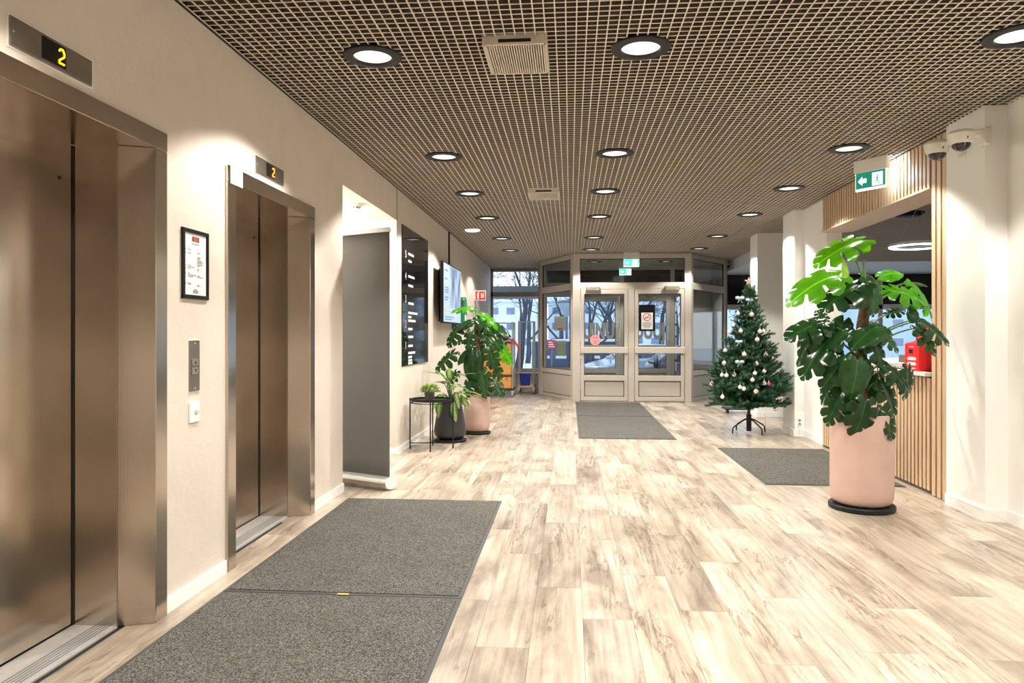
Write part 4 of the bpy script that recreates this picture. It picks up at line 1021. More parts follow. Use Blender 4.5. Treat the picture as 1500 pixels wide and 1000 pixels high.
for bx, by, tx, ty, dy, dt in ((645,585, 640,612, -.2,-.26), (664,588, 667,618, -.2,-.27), (650,578, 636,600, -.15,-.2), (676,575, 686,600, -.15,-.2), (668,575, 672,598, -.2,-.26)):
    B = PY(bx, by, KY+dy); T = PY(tx, ty, KY+dt); put_leaf(r, B, T, (0, -1, .4), 4, M_var, 1.15); petiole(r, (KX, KY, .49), B, .005)
# ---- side table with succulent
pt = PZ(631, 658, 0); TX, TY = pt.x, pt.y+.05; TZ = .575; TR = .245
r = thing('side_table', 'round black metal tray table beside the corridor corner', 'side table', (TX, TY, 0))
MB().lathe([(.0001, TZ-.008), (TR-.005, TZ-.008), (TR, TZ), (TR, TZ+.022), (TR-.006, TZ+.022), (TR-.008, TZ), (.0001, TZ)], 48, (TX, TY, 0)).build('tray', M_black, r, smooth=35)
legs = []
for a in (R(188), R(278), R(368), R(98)):
    x, y = TX+(TR+.008)*math.cos(a), TY+(TR+.008)*math.sin(a); legs.append((x, y))
    MB().tube([(x, y, 0), (x, y, TZ+.028)], .008, 8).build('leg', M_black, r, smooth=50)
mb = MB(); mb.bar((legs[0][0], legs[0][1], .07), (legs[2][0], legs[2][1], .07), .01); mb.bar((legs[1][0], legs[1][1], .08), (legs[3][0], legs[3][1], .08), .01); mb.build('cross_bar', M_black, r)
MB().lathe([(TR-.02, TZ-.03), (TR+.0, TZ-.03), (TR, TZ-.022), (TR-.02, TZ-.022)], 40, (TX, TY, 0)).build('hoop', M_black, r, smooth=35)
px, py = TX-.02, TY-.02
s = thing('potted_succulent', 'small yellow-green succulent in grey pot on side table', 'potted plant', (px, py, TZ))
z0 = TZ+.001
MB().lathe([(.0001, z0), (.052, z0), (.058, z0+.06), (.062, z0+.112), (.056, z0+.112), (.054, z0+.095), (.0001, z0+.095)], 32, (px, py, 0)).build('pot', mat('grey_pot', (.075, .075, .075), .5), s, smooth=35)
mb = MB(); rg = random.Random(5)
for i in range(260):
    a = rg.uniform(0, 6.28); e = math.acos(rg.uniform(.0, 1)); rr = rg.uniform(.06, .105)
    d = Vector((math.sin(e)*math.cos(a), math.sin(e)*math.sin(a), math.cos(e)*.8)); c = Vector((px, py, z0+.10))+d*rr*Vector((1.15,)*3).x
    w_ = d.orthogonal().normalized()*.012; up = d*.022
    mb.add([c-w_, c+up*.1-d.cross(w_).normalized()*.008, c+w_, c+up], [(0, 1, 3), (1, 2, 3), (2, 0, 3)])
o = mb.build('foliage', leaf_mat('succulent_leaf', (.16, .26, .04), (.30, .40, .09), transl=.2), s); o['kind'] = 'stuff'
MB().tube([(px, py, z0+.09), (px, py, z0+.16)], .01, 8).build('stem', M_stem, s)
# ============================================================ CHRISTMAS TREE
pt = PZ(1097, 634, 0); CX, CY = pt.x, pt.y; TH = PY(1085, 416, CY).z
tree = thing('christmas_tree', 'dark green artificial Christmas tree decorated with pale baubles', 'christmas tree', (CX, CY, 0))
MB().tube([(CX, CY, .05), (CX, CY, 1.0), (CX, CY, TH-.12)], [.022, .02, .008], 10).build('trunk', mat('tree_pole', (.03, .03, .028), .6), tree, smooth=60)
for k in range(4):
    a = R(25+90*k); c, s = math.cos(a), math.sin(a)
    MB().tube([(CX+.02*c, CY+.02*s, .20), (CX+.10*c, CY+.10*s, .175), (CX+.24*c, CY+.24*s, .10), (CX+.265*c, CY+.265*s, .075), (CX+.27*c, CY+.27*s, .006)], .0095, 8).build('stand_leg', M_black, tree, smooth=60)
MB().lathe([(.03, .03), (.034, .03), (.034, .26), (.03, .26)], 16, (CX, CY, 0)).build('stand_collar', M_black, tree, smooth=40)
def bough_mesh(seed):
    rg = random.Random(seed); mb = MB()
    def twig(p, d, L, nl):
        d = d.normalized(); n = max(3, int(L/.017)); q = p+d*L
        mb.bar(p, q, .010, .010)
        a0 = rg.uniform(0, 6)
        for i in range(n+1):
            c = p+d*L*(i/n)
            for k in range(5):
                a = a0+i*1.3+k*1.57+rg.uniform(-.3, .3); x = d.orthogonal().normalized(); y = d.cross(x)
                out = (x*math.cos(a)+y*math.sin(a))
                v = (d*.75+out*.75).normalized()*nl*rg.uniform(.7, 1.15); w_ = d.cross(out).normalized()*.0095
                mb.add([c-w_, c+w_, c+v], [(0, 1, 2)])
    twig(Vector((0, .0, 0)), Vector((0, 1, .10)), 1.0, .105)
    for i in range(7):
        t = .25+.11*i; sg = 1 if i % 2 else -1
        twig(Vector((0, t, .05*t)), Vector((sg*rg.uniform(.5, .95), 1, rg.uniform(-.1, .8))), .42*(1.15-t*.6)*rg.uniform(.85, 1.2), .10)
    twig(Vector((0, .45, .04)), Vector((.15, .8, .8)), .34, .10)
    twig(Vector((0, .75, .06)), Vector((-.15, .8, .7)), .26, .10)
    me = mb.mesh('bough'); me.materials.append(M_needle); return me
BOUGHS = [bough_mesh(k) for k in range(6)]
rg = random.Random(12)
z0, z1 = .30, TH-.05
def tree_r(z): 
    f = (z-z0)/(z1-z0); return (.60*max(0, (1-f))**.95+.035)*min(1, .70+.30*(z-z0)/.26)
nb = 0; tier = 0; z = z0+.08
while z < z1-.03:
    rr = tree_r(z); cnt_ = max(8, int(rr*30)); off = rg.random()*6
    for k in range(cnt_):
        a = off+2*math.pi*k/cnt_+rg.uniform(-.12, .12); L_ = rr*rg.uniform(.84, 1.12)
        if math.cos(a) > .05: L_ = min(L_, (2.94-CX)/math.cos(a))
        el = rg.uniform(.05, .45)+.35*((z-z0)/(z1-z0))**2
        if z < z0+.16: el -= .22
        d = Vector((math.cos(a)*math.cos(el), math.sin(a)*math.cos(el), math.sin(el)))
        x = d.cross(Vector((0,0,1))).normalized(); up = x.cross(d)
        Lf = max(L_, .22); st = L_-Lf
        s = Lf*1.0; o = bpy.data.objects.new('bough', BOUGHS[rg.randrange(6)]); C.objects.link(o); o.parent = tree
        ws = max(1.0, .33/s)*s*.9
        mt = Matrix(((x.x*ws, d.x*s, up.x*ws, 0), (x.y*ws, d.y*s, up.y*ws, 0), (x.z*ws, d.z*s, up.z*ws, 0), (0,0,0,1))); mt.translation = Vector((0, 0, z-L_*math.sin(el)*.55))+d*st
        o.matrix_local = mt; nb += 1
    z += .085 if z < 1.3 else .075; tier += 1
for k in range(5):
    d = Vector((math.cos(k*1.26)*.35, math.sin(k*1.26)*.35, 1)).normalized(); x = d.cross(Vector((1,0,0))).normalized(); up = x.cross(d); s = .20
    o = bpy.data.objects.new('bough', BOUGHS[k]); C.objects.link(o); o.parent = tree
    mt = Matrix(((x.x*s, d.x*s, up.x*s, 0), (x.y*s, d.y*s, up.y*s, 0), (x.z*s, d.z*s, up.z*s, 0), (0,0,0,1))); mt.translation = Vector((0, 0, TH-.22)); o.matrix_local = mt
# star
p = PY(1085, 410, CY); r = thing('tree_star', 'white star on the tip of the Christmas tree', 'ornament', (CX, CY, TH-.06))
pts = []
for k in range(10): a = math.pi/2+k*math.pi/5; q = .065 if k % 2 == 0 else .027; pts.append((q*math.cos(a), q*math.sin(a)))
M_orn = mat('pearl_bauble', (.82, .74, .68), .25, coat=.3)
MB().prism(pts, (CX, CY-.008, TH+.035), (1,0,0), (0,0,1), (0,.016,0)).build('star', M_orn, r, bevel=.003)
MB().tube([(CX, CY, TH-.06), (CX, CY, TH+.0)], .008, 8).build('holder', M_orn, r)
BA = [(235,265,0),(312,271,1),(250,363,0),(358,367,1),(187,370,1),(270,495,1),(391,498,1),(157,545,1),(163,473,0),(340,548,0),(343,413,1),(208,330,0),(330,602,0),(247,680,0),(336,704,1),(148,735,0),(88,662,1),(145,612,0),(408,663,2),(446,803,3),(383,590,0),(316,640,0),(170,615,0),(268,690,0),(430,522,1),(378,365,0),(383,658,0),(215,612,3)]
BM = [M_orn, mat('rose_bauble', (.78, .60, .55), .25, coat=.3), mat('magenta_bauble', (.55, .03, .28), .25, coat=.3), mat('silver_bauble', (.75, .75, .76), .15, metal=1)]
BN = ['pearl white', 'pale rose', 'magenta', 'silver']
proto = {}; count = [0]*4
for x, y, c in sorted(BA, key=lambda t: t[1]):
    q = PY(1020+x/3.846, 390+y/3.846, CY); zz = q.z; rr = tree_r(zz)*.97; dx = q.x-CX
    yy = CY-math.sqrt(max(rr*rr-dx*dx, .004)) if abs(dx) < rr else CY-.05
    q = PY(1020+x/3.846, 390+y/3.846, yy-.02)
    count[c] += 1; rd = (.027, .030, .027, .030)[c]
    lab = '%s bauble, %s from the top among its colour on the Christmas tree' % (BN[c], (ORD+['eleventh', 'twelfth', 'thirteenth', 'fourteenth', 'fifteenth', 'sixteenth', 'seventeenth'])[count[c]-1])
    if c == 2: lab = 'single magenta bauble low on the right of the Christmas tree'
    b = thing('bauble', lab, 'bauble', (q.x, q.y, q.z), group='baubles on the Christmas tree')
    if c not in proto:
        s_ = MB().sphere((0,0,0), rd, 20, 12).mesh('ball', smooth=80); s_.materials.append(BM[c])
        k_ = MB().tube([(0,0,rd-.002), (0,0,rd+.012)], .008, 8).mesh('cap'); k_.materials.append(M_alu)
        h_ = MB().tube([(0,0,rd+.01), (0,.004,rd+.03), (0,.02,rd+.045)], .0012, 4).mesh('hook'); h_.materials.append(M_alu); proto[c] = (s_, k_, h_)
    obj('ball', proto[c][0], b); obj('cap', proto[c][1], b); obj('hook', proto[c][2], b)
# ribbons
M_rib = mat('pale_blue_ribbon', (.45, .58, .68), .3)
for (x, y, wd_, lab) in ((245,180,.10,'pale blue ribbon bow near the top of the Christmas tree'), (300,190,.09,'pale ribbon bow right of the tree top'), (245,540,.10,'blue ribbon bow in the middle of the Christmas tree'), (240,425,.08,'pale blue ribbon bow in the upper middle of the tree')):
    q = PY(1020+x/3.846, 390+y/3.846, CY); rr = tree_r(q.z); q = PY(1020+x/3.846, 390+y/3.846, CY-rr*.95)
    b = thing('ribbon_bow', lab, 'bow', q, group='ribbon bows on the tree')
    for sg in (-1, 1):
        MB().sphere((sg*wd_*.3, 0, .006), wd_*.32, 12, 8, (1, .6, .7)).build('loop', M_rib, b, smooth=80, local=True)
        MB().bar((0,0,0), (sg*.03, -.005, -.06), .014, .003).build('tail', M_rib, b, local=True)
    MB().sphere((0,0,0), .012, 10, 6).build('knot', M_rib, b, smooth=80, local=True)
# ============================================================ RECEPTION
SP, SW, SD = .068, .043, .03                  # slat pitch, width, depth
rec = thing('reception_counter', 'oak slatted reception counter with pale worktop', 'counter', (XR, (CT_N+CT_F)/2, 0))
CH = 1.03
MB().box(XR+SD, CT_N, .03, XR+.12, CT_F, CH).build('backing', M_slatback, rec)
MB().box(XR+.02, CT_N, 0, XR+.1, CT_F, .03).build('plinth', mat('dark_plinth', (.10, .075, .055), .7), rec)
sl = MB().box(0, 0, 0, SD, SW, CH-.045-.03).mesh('slat'); sl.materials.append(M_slat); rl = wloc(rec)
y = CT_N+.008
while y+SW < CT_F: obj('slat', sl, rec, Vector((XR, y, .03))-rl); y += SP
wt = MB().box(XR-.04, CT_N-.0, CH-.035, XR+.75, CT_F-.002, CH).build('worktop', mat('pale_worktop', (.70, .68, .64), .35), rec, bevel=.004)
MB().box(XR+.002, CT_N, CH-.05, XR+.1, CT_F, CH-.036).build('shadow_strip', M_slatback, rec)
MB().box(XR+.12, CT_F-.04, 0, XR+.75, CT_F-.003, CH-.036).build('end_panel', M_white, rec)
# full-height slatted post and slatted header
HZ = 2.585
post = thing('slatted_post', 'full height oak slat cladding beside the white pier', 'cladding', (XR, (PIER_F+CT_N)/2, 0))
MB().box(XR+SD, PIER_F, 0, XR+.34, CT_N, 3.0).build('backing', M_slatback, post)
s2 = MB().box(0, 0, 0, SD, (CT_N-PIER_F)/4*.66, 2.985).mesh('slat'); s2.materials.append(M_slat); rl = wloc(post); n = 4
for k in range(n): obj('slat', s2, post, Vector((XR, PIER_F+.006+k*(CT_N-PIER_F-.01)/n, .005))-rl)
MB().box(XR+.03, CT_N, 0, XR+.34, CT_N+.012, HZ).build('reveal_board', M_slat, post)
hd = thing('slatted_header', 'oak slatted header beam over the reception opening', 'header', (XR, (CT_N+CT_F)/2, HZ))
MB().box(XR+SD, CT_N, HZ+.016, XR+.34, CT_F, 3.0).build('backing', M_slatback, hd)
MB().box(XR-.002, CT_N, HZ, XR+.36, CT_F, HZ+.016).build('soffit_board', mat('soffit_oak', (.55, .42, .30), .55, var=.08, scale=6, stretch=(8, 1, 1)), hd)
s3 = MB().box(0, 0, 0, SD, SW, 2.99-HZ-.016).mesh('slat'); s3.materials.append(M_slat); rl = wloc(hd)
y = CT_N+.008
while y+SW < CT_F: obj('slat', s3, hd, Vector((XR, y, HZ+.016))-rl); y += SP
# things on the counter
q = PY(1346, 538, CT_N+.32); bx, by = q.x, CT_N+.30
bx = XR+.10
r = thing('red_donation_box', 'bright red box with white print on the counter end', 'box', (bx, by, CH))
MB().prism([(-.06, 0), (.05, 0), (.05, .27), (-.06, .24)], (bx-.05, by-.13, CH+.001), (1,0,0), (0,0,1), (0,.26,0)).build('carton', M_red, r, bevel=.003)
MB().box(bx-.004, by-.12, CH+.2, bx+.004, by+.12, CH+.40).build('back_card', M_red, r)
fy2 = bx-.05-.0605
MB().box(fy2-.001, by-.02, CH+.155, fy2+.001, by+.05, CH+.19).build('slot_window', M_black, r)
for z, w_ in ((.21, .09), (.115, .14), (.105, .17), (.095, .15), (.07, .14), (.06, .18), (.05, .15), (.02, .14)):
    MB().box(fy2-.001, by-w_/2, CH+z, fy2+.001, by+w_/2, CH+z+.007).build('printed_line', M_print, r)
r = thing('paper_stack', 'folded white leaflets lying on the counter behind the monstera', 'paper', (XR+.12, CT_N+1.0, CH))
for k in range(3): MB().box(XR+.03, CT_N+.92+k*.008, CH+.001+k*.016, XR+.22, CT_N+1.16-k*.006, CH+.016+k*.016).build('leaflet', M_paper, r, bevel=.004)
for k in range(5): MB().box(XR+.05+k*.03, CT_N+.9195, CH+.004, XR+.068+k*.03, CT_N+.92, CH+.010).build('printed_mark', M_ink, r)
r = thing('counter_monitor', 'dark monitor seen from behind on the reception counter', 'monitor', (XR+.55, CT_N+1.2, CH))
MB().box(XR+.45, CT_N+1.18, CH+.10, XR+.98, CT_N+1.21, CH+.42).build('display', M_blackp, r, bevel=.006)
MB().box(XR+.56, CT_N+1.2, CH+.012, XR+.6, CT_N+1.225, CH+.14).build('stand', M_blackp, r); MB().box(XR+.5, CT_N+1.12, CH+.001, XR+.7, CT_N+1.3, CH+.013).build('foot', M_blackp, r, bevel=.003)
r = thing('desk_organiser', 'low brown desk organiser behind the white leaflets', 'organiser', (XR+.3, CT_N+.85, CH))
MB().box(XR+.24, CT_N+.8, CH+.001, XR+.30, CT_N+1.12, CH+.12).build('back_tray', mat('brown_board', (.16, .11, .08), .6), r, bevel=.004); MB().box(XR+.30, CT_N+.8, CH+.001, XR+.42, CT_N+1.12, CH+.05).build('front_tray', MATS['brown_board'], r, bevel=.004)
r = thing('counter_plant', 'small plant in a grey pot behind the red box', 'potted plant', (XR+.36, CT_N+.52, CH))
MB().lathe([(.0001, .001), (.05, .001), (.062, .12), (.066, .14), (.058, .14), (.055, .12), (.0001, .12)], 28, (XR+.36, CT_N+.52, CH)).build('pot', mat('pale_grey_pot', (.42, .44, .43), .45), r, smooth=35)
for k in range(9):
    a = k*.7; B = Vector((XR+.36, CT_N+.52, CH+.13)); T = B+Vector((.13*math.cos(a), .13*math.sin(a), .10+.05*(k % 3))); put_leaf(r, B, T, (0, 0, 1), 4, M_leaf, 1.2)
r = thing('yellow_folder', 'yellow card folder on the far end of the counter', 'folder', (XR+.15, CT_F-.5, CH))
MB().box(XR+.05, CT_F-.75, CH+.001, XR+.28, CT_F-.42, CH+.03).build('cover', mat('yellow_card', (.75, .55, .03), .5), r, bevel=.003); MB().box(XR+.06, CT_F-.74, CH+.03, XR+.27, CT_F-.43, CH+.036).build('sheet', M_paper, r)
r = thing('office_chair', 'blue office chair behind the reception counter', 'chair', (XR+1.5, CT_N+1.5, 0))
cx, cy = XR+1.5, CT_N+1.6; M_bl = mat('blue_upholstery', (.03, .08, .20), .8)
MB().box(cx-.24, cy-.24, .44, cx+.24, cy+.24, .53).build('seat', M_bl, r, bevel=.03, seg=3); MB().box(cx+.2, cy-.23, .62, cx+.27, cy+.23, 1.18).build('backrest', M_bl, r, bevel=.03, seg=3)
MB().tube([(cx, cy, .08), (cx, cy, .45)], .03, 10).build('column', M_black, r); MB().bar((cx+.1, cy, .47), (cx+.25, cy, .75), .05, .02).build('back_bar', M_black, r)
for k in range(5):
    a = k*1.257; MB().bar((cx, cy, .09), (cx+.3*math.cos(a), cy+.3*math.sin(a), .06), .04, .03).build('foot_arm', M_black, r); MB().sphere((cx+.29*math.cos(a), cy+.29*math.sin(a), .028), .027, 10, 8).build('castor', M_black, r)
# ring lamps
M_ring = mat('led_ring', (.9, .9, .9), .4, emit=(1, .98, .95), estr=4.0)
def ring_lamp(x, y, z, R_, label):
    r = thing('ring_pendant', label, 'pendant lamp', (x, y, z), group='ring pendants')
    MB().lathe([(R_-.06, 0), (R_, 0), (R_, .012), (R_-.06, .012), (R_-.06, 0)], 48).build('light_ring', M_ring, r, smooth=30, local=True)
    MB().lathe([(R_-.065, .012), (R_+.005, .012), (R_+.005, .05), (R_-.065, .05), (R_-.065, .012)], 48).build('ring_body', M_base, r, smooth=30, local=True)
    for k in range(3): a = k*2.1; MB().tube([((R_-.03)*math.cos(a), (R_-.03)*math.sin(a), .05), (0, 0, CEIL-z)], .0015, 5).build('wire', M_alu, r, local=True)
q = PY(1345, 362, 9.6); ring_lamp(q.x, q.y, q.z, .34, 'glowing white ring lamp hanging behind the reception opening')
ring_lamp(5.4, 7.6, q.z, .34, 'glowing white ring lamp hidden to the right behind reception')
q = PZ(1330, 313, CEIL-.01)
r = thing('black_ceiling_disc', 'unlit black disc on the dark reception ceiling', 'ceiling fitting', (q.x, q.y, CEIL-.02))
MB().lathe([(.0001, -.03), (.14, -.028), (.17, -.012), (.18, .02)], 32).build('cover', M_black, r, smooth=50, local=True); MB().lathe([(.18, .0), (.2, .0), (.2, .02), (.18, .02)], 32).build('rim', M_black, r, smooth=50, local=True)
# ============================================================ CAMERAS, EXIT SIGNS
M_cam = mat('camera_white', (.74, .71, .65), .4)
def dome(px, py, X, label):
    q = PX(px, py, X)
    r = thing('security_camera', label, 'security camera', q, group='dome cameras')
    MB().lathe([(.0001, .05), (.05, .05), (.082, .04), (.092, .02), (.088, .0), (.074, -.042), (.066, -.05), (.0001, -.05)], 36).build('housing', M_cam, r, smooth=35, local=True)
    MB().lathe([(.062, -.05), (.058, -.068), (.045, -.085), (.025, -.097), (.0001, -.102)], 28).build('smoked_dome', mat('smoked_dome', (.01, .01, .011), .08, coat=.5), r, smooth=60, local=True)
    L = 2.985-q.x
    MB().prism([(.02, .048), (L, .055), (L, -.06), (L-.03, -.055), (.12, .0), (.06, -.0)], (0, -.03, 0), (1,0,0), (0,0,1), (0,.06,0)).build('wall_arm', M_cam, r, bevel=.01, local=True)
    MB().box(L-.012, -.05, -.075, L, .05, .07).build('wall_plate', M_cam, r, bevel=.006, local=True)
    MB().box(-.003, -.0885, -.03, .003, -.084, -.012).build('vent_mark', M_ink, r, local=True)
dome(1373, 216, 2.80, 'left of the two white dome security cameras on the pier')
dome(1408, 201, 2.80, 'right of the two white dome security cameras on the pier')
q = PY(1062, 388, RB.y+.3)
r = thing('security_camera', 'tiny white wall camera beside the dark far window', 'security camera', (RB.x+.12, q.y, q.z))
MB().box(-.09, -.04, -.03, .06, .04, .04).build('housing', M_cam, r, bevel=.008, local=True); MB().sphere((-.02, -.04, -.045), .035, 12, 8).build('smoked_dome', MATS['smoked_dome'], r, smooth=80, local=True)
M_exit = mat('exit_green', (.0, .22, .15), .4, emit=(.0, .20, .13), estr=.5)
M_exitw = mat('exit_white', (.9, .9, .9), .4, emit=(.85, 1, .95), estr=1.3)
def running_man(mb, o, ux, uz, n, s):
    P = lambda a, b: Vector(o)+Vector(ux)*a*s+Vector(uz)*b*s
    for a, b, w_ in (((0, .2), (.05, .5), .16), ((.05, .5), (.1, .62), .14), ((.0, .2), (.28, .0), .09), ((.28, 0), (.22, -.28), .08), ((0, .2), (-.18, .02), .09), ((-.18, .02), (-.4, .02), .08), ((.05, .5), (-.2, .38), .07), ((.05, .5), (.3, .36), .07)):
        mb.bar(P(*a), P(*b), w_*s*.9 if abs(Vector(n).z) > .9 else .003, w_*s)
    return mb
M_exitb = mat('exit_green_bright', (.0, .4, .25), .4, emit=(.08, .85, .5), estr=1.0)
def exit_sign(c, ux, w_, h_, label, arrow=True, body=.10, M_exit=M_exit):
    """hanging luminous sign; c = centre of its face, ux = reading direction"""
    ux = Vector(ux).normalized(); nn = ux.cross(Vector((0,0,1))).normalized(); c = Vector(c)        # nn faces the reader
    r = thing('exit_sign', label, 'exit sign', c-Vector((0,0,h_/2)), group='exit signs')
    o = c-ux*w_/2; O2 = Vector((o.x, o.y, 0))
    MB().fbox(O2, ux, -nn, 0, w_, .0, .02, c.z-h_/2, c.z+h_/2).build('sign_panel', M_exitw, r, bevel=.003)
    MB().fbox(O2, ux, -nn, .006, w_-.006, -.002, .0, c.z-h_/2+.02, c.z+h_/2).build('green_face', M_exit, r)
    MB().fbox(O2, ux, -nn, -.005, w_+.005, -.02, .05, c.z+h_/2, c.z+h_/2+body).build('lamp_housing', M_cam, r, bevel=.004)
    a = MB(); F_ = O2-(-nn)*.003
    b0 = F_+ux*(w_*.24)+Vector((0,0,c.z+.005)); k = h_*.25
    a.prism([(-k*1.0, 0), (0, k), (0, k*.45), (k*.95, k*.45), (k*.95, -k*.45), (0, -k*.45), (0, -k)], b0, ux, (0,0,1), nn*.001).build('arrow', M_exitw, r)
    MB().fbox(F_, ux, nn, w_*.56, w_*.9, 0, .001, c.z-h_*.32, c.z+h_*.38).build('door_symbol', M_exitw, r)
    mm = MB(); s_ = h_*.62; oo = F_+ux*(w_*.72)+nn*.0012+Vector((0,0,c.z-.02))
    for p, q_, w2 in (((0, .1), (.03, .42), .13), ((0, .1), (.2, -.05), .08), ((.2, -.05), (.14, -.3), .07), ((0, .1), (-.14, -.04), .08), ((-.14, -.04), (-.3, -.06), .07), ((.03, .4), (-.16, .28), .06), ((.03, .4), (.2, .26), .06)):
        A_ = oo+ux*p[0]*s_+Vector((0,0,p[1]*s_)); B_ = oo+ux*q_[0]*s_+Vector((0,0,q_[1]*s_)); d = (B_-A_).normalized(); sd = nn.cross(d)*w2*s_/2
        mm.add([A_-sd, A_+sd, B_+sd, B_-sd], [(0, 1, 2, 3)])
    mm.disc(oo+ux*.06*s_+Vector((0,0,.53*s_)), .085*s_, 12, nn); mm.build('running_figure', M_exit, r)
    return r
q = PX(1275, 264, 2.80)
es = exit_sign((q.x, q.y, q.z), (.60, -.8, 0), .30, .17, 'green exit sign with left arrow hanging by the slatted header', body=CEIL-q.z-.085-.002)
l = bpy.data.lights.new('exit_lamp', 'AREA'); l.energy = 2.5; l.color = (.80, .92, 1.0); l.shape = 'RECTANGLE'; l.size = .22; l.size_y = .03
o = bpy.data.objects.new('exit_lamp', l); C.objects.link(o); o.parent = es; o.location = (.09, -.02, .16); o.rotation_euler = (0, R(-90), R(-15))
q = PY(925, 385, LY-.12); exit_sign((q.x, q.y, q.z), (1,0,0), .30, .15, 'green exit sign hanging above the inner entrance doors', body=max(.02, CEIL-q.z-.077), M_exit=M_exitb)
q = PY(916, 398, 16.4); exit_sign((q.x, q.y, q.z), (1,0,0), .27, .15, 'green exit sign inside the lobby above the outer doors', body=max(.02, CEIL-q.z-.077), M_exit=M_exitb)
# notices on the doors
q = PY(948, 465, LY); nx, nz = q.x, q.z
r = thing('no_smoking_notice', 'white no smoking notice on black board on right entrance door', 'notice', (nx, LY+.02, nz-.28))
yf = LY+.024
MB().box(nx-.16, yf-.006, nz-.27, nx+.16, yf, nz+.26).build('black_board', mat('matt_black_board', (.008, .008, .008), .8, spec=.15), r); MB().box(nx-.115, yf-.008, nz-.235, nx+.115, yf-.006, nz+.1).build('sheet', M_paper, r)
ring = MB(); rr = .08
ring.add([Vector((nx+q_*math.cos(t), yf-.0085, nz+.01+q_*math.sin(t))) for t in [2*math.pi*k/32 for k in range(32)] for q_ in (rr, rr-.016)], [(2*k, (2*k+2) % 64, (2*k+3) % 64, 2*k+1) for k in range(32)])
a = R(45); d = Vector((math.cos(a), 0, math.sin(a))); sd = Vector((-d.z, 0, d.x))*.007; cc = Vector((nx, yf-.0087, nz+.01)); ring.add([cc-d*.075-sd, cc+d*.075-sd, cc+d*.075+sd, cc-d*.075+sd], [(0,1,2,3)])
ring.build('prohibition_ring', M_sred, r)
mb = MB().box(nx-.045, yf-.0084, nz-.01, nx+.02, yf-.0082, nz+.006); mb.box(nx+.024, yf-.0084, nz-.01, nx+.05, yf-.0082, nz+.006); mb.build('cigarette_symbol', M_ink, r)
for k, w_ in enumerate((.15, .18, .17, .12)): MB().box(nx-w_/2, yf-.0084, nz-.11-k*.028, nx+w_/2, yf-.0082, nz-.10-k*.028).build('printed_line', M_ink, r)
q = PY(872, 498, LY); r = thing('pink_sticker', 'round pink sticker on the left entrance door glass', 'sticker', (q.x, LY+.024, q.z-.1))
MB().tube([(q.x, LY+.0245, q.z), (q.x, LY+.0225, q.z)], .105, 28).build('disc', mat('pink_vinyl', (.80, .36, .36), .5), r)
mb = MB(); 
for dx in (-.03, .03): mb.box(q.x+dx-.014, LY+.021, q.z+.035, q.x+dx+.014, LY+.0224, q.z+.07)
for k in range(3): mb.box(q.x-.05+.01*k, LY+.021, q.z-.02-.025*k, q.x+.05-.01*k, LY+.0224, q.z-.012-.025*k)
mb.build('print', mat('wine_print', (.42, .12, .16), .6), r)
# papers on the lobby glass
def glass_paper(px0, py0, px1, py1, Y, m, label, mark=None):
    a = PY(px0, py1, Y); b = PY(px1, py0, Y)
    r = thing('glass_notice', label, 'notice', ((a.x+b.x)/2, Y, a.z))
    MB().box(a.x, Y, a.z, b.x, Y+.004, b.z).build('sheet', m, r)
    mb = MB(); h = b.z-a.z
    for k in range(3): mb.box(a.x+.03, Y-.001, a.z+h*(.45+.15*k), b.x-.03, Y, a.z+h*(.48+.15*k))
    mb.build('printed_lines', mat('grey_print', (.35, .33, .3), .7), r)
    if mark: MB().box((a.x+b.x)/2-.05, Y-.001, a.z+h*.08, (a.x+b.x)/2+.06, Y, a.z+h*.17).build('red_mark', M_sred, r)
glass_paper(812, 463, 828, 484, YF+.022, mat('cream_sheet', (.62, .58, .50), .6), 'cream notice with red mark on the lobby side glass', True)
glass_paper(815, 499, 829, 521, YF+.022, mat('pale_green_sheet', (.42, .55, .36), .6), 'pale green paper on the lobby side glass')
for k in range(6):
    glass_paper(984.5, 442+k*17.5, 991, 456+k*17.5, YF+.022, M_paper, 'white sheet, %s from the top in the column beside the outer doors' % ORD[k])
# ============================================================ ROLL CAGES
M_zinc = mat('zinc_tube', (.55, .54, .52), .35, metal=.8)
M_ctn = mat('orange_carton', (.66, .32, .085), .6, var=.06, scale=4)
def cage(x0, x1, y0, y1, zt, label, deck):
    r = thing('roll_cage', label, 'roll cage', ((x0+x1)/2, (y0+y1)/2, 0), group='roll cages')
    MB().box(x0, y0, .15, x1, y1, .19).build('deck', deck, r, bevel=.005)
    for x in (x0+.02, x1-.02):
        for y in (y0+.02, y1-.02):
            MB().tube([(x, y, .19), (x, y, zt)], .016, 8).build('upright', M_zinc, r, smooth=50)
            MB().tube([(x-.02, y, .07), (x+.02, y, .07)], .065, 16).build('castor', mat('castor_grey', (.35, .34, .33), .5), r)
            MB().box(x-.03, y-.02, .10, x+.03, y+.02, .15).build('castor_fork', M_zinc, r)
    for x in (x0+.02, x1-.02):
        MB().tube([(x, y0+.02, zt-.01), (x, y1-.02, zt-.01)], .014, 8).build('top_rail', M_zinc, r)
        for k in range(7):
            z = .32+(zt-.4)*k/6; MB().bar((x, y0+.02, z), (x, y1-.02, z), .006).build('side_wire', M_zinc, r)
        for k in range(1, 4): y = y0+(y1-y0)*k/4; MB().bar((x, y, .19), (x, y, zt), .006).build('side_wire', M_zinc, r)
    MB().tube([(x0+.02, y1-.02, zt-.01), (x1-.02, y1-.02, zt-.01)], .014, 8).build('top_rail', M_zinc, r)
    for k in range(1, 5): x = x0+(x1-x0)*k/5; MB().bar((x, y1-.02, .19), (x, y1-.02, zt), .006).build('back_wire', M_zinc, r)
    return r
qa = PZ(752, 582, 0); gx1, gy0 = qa.x, qa.y
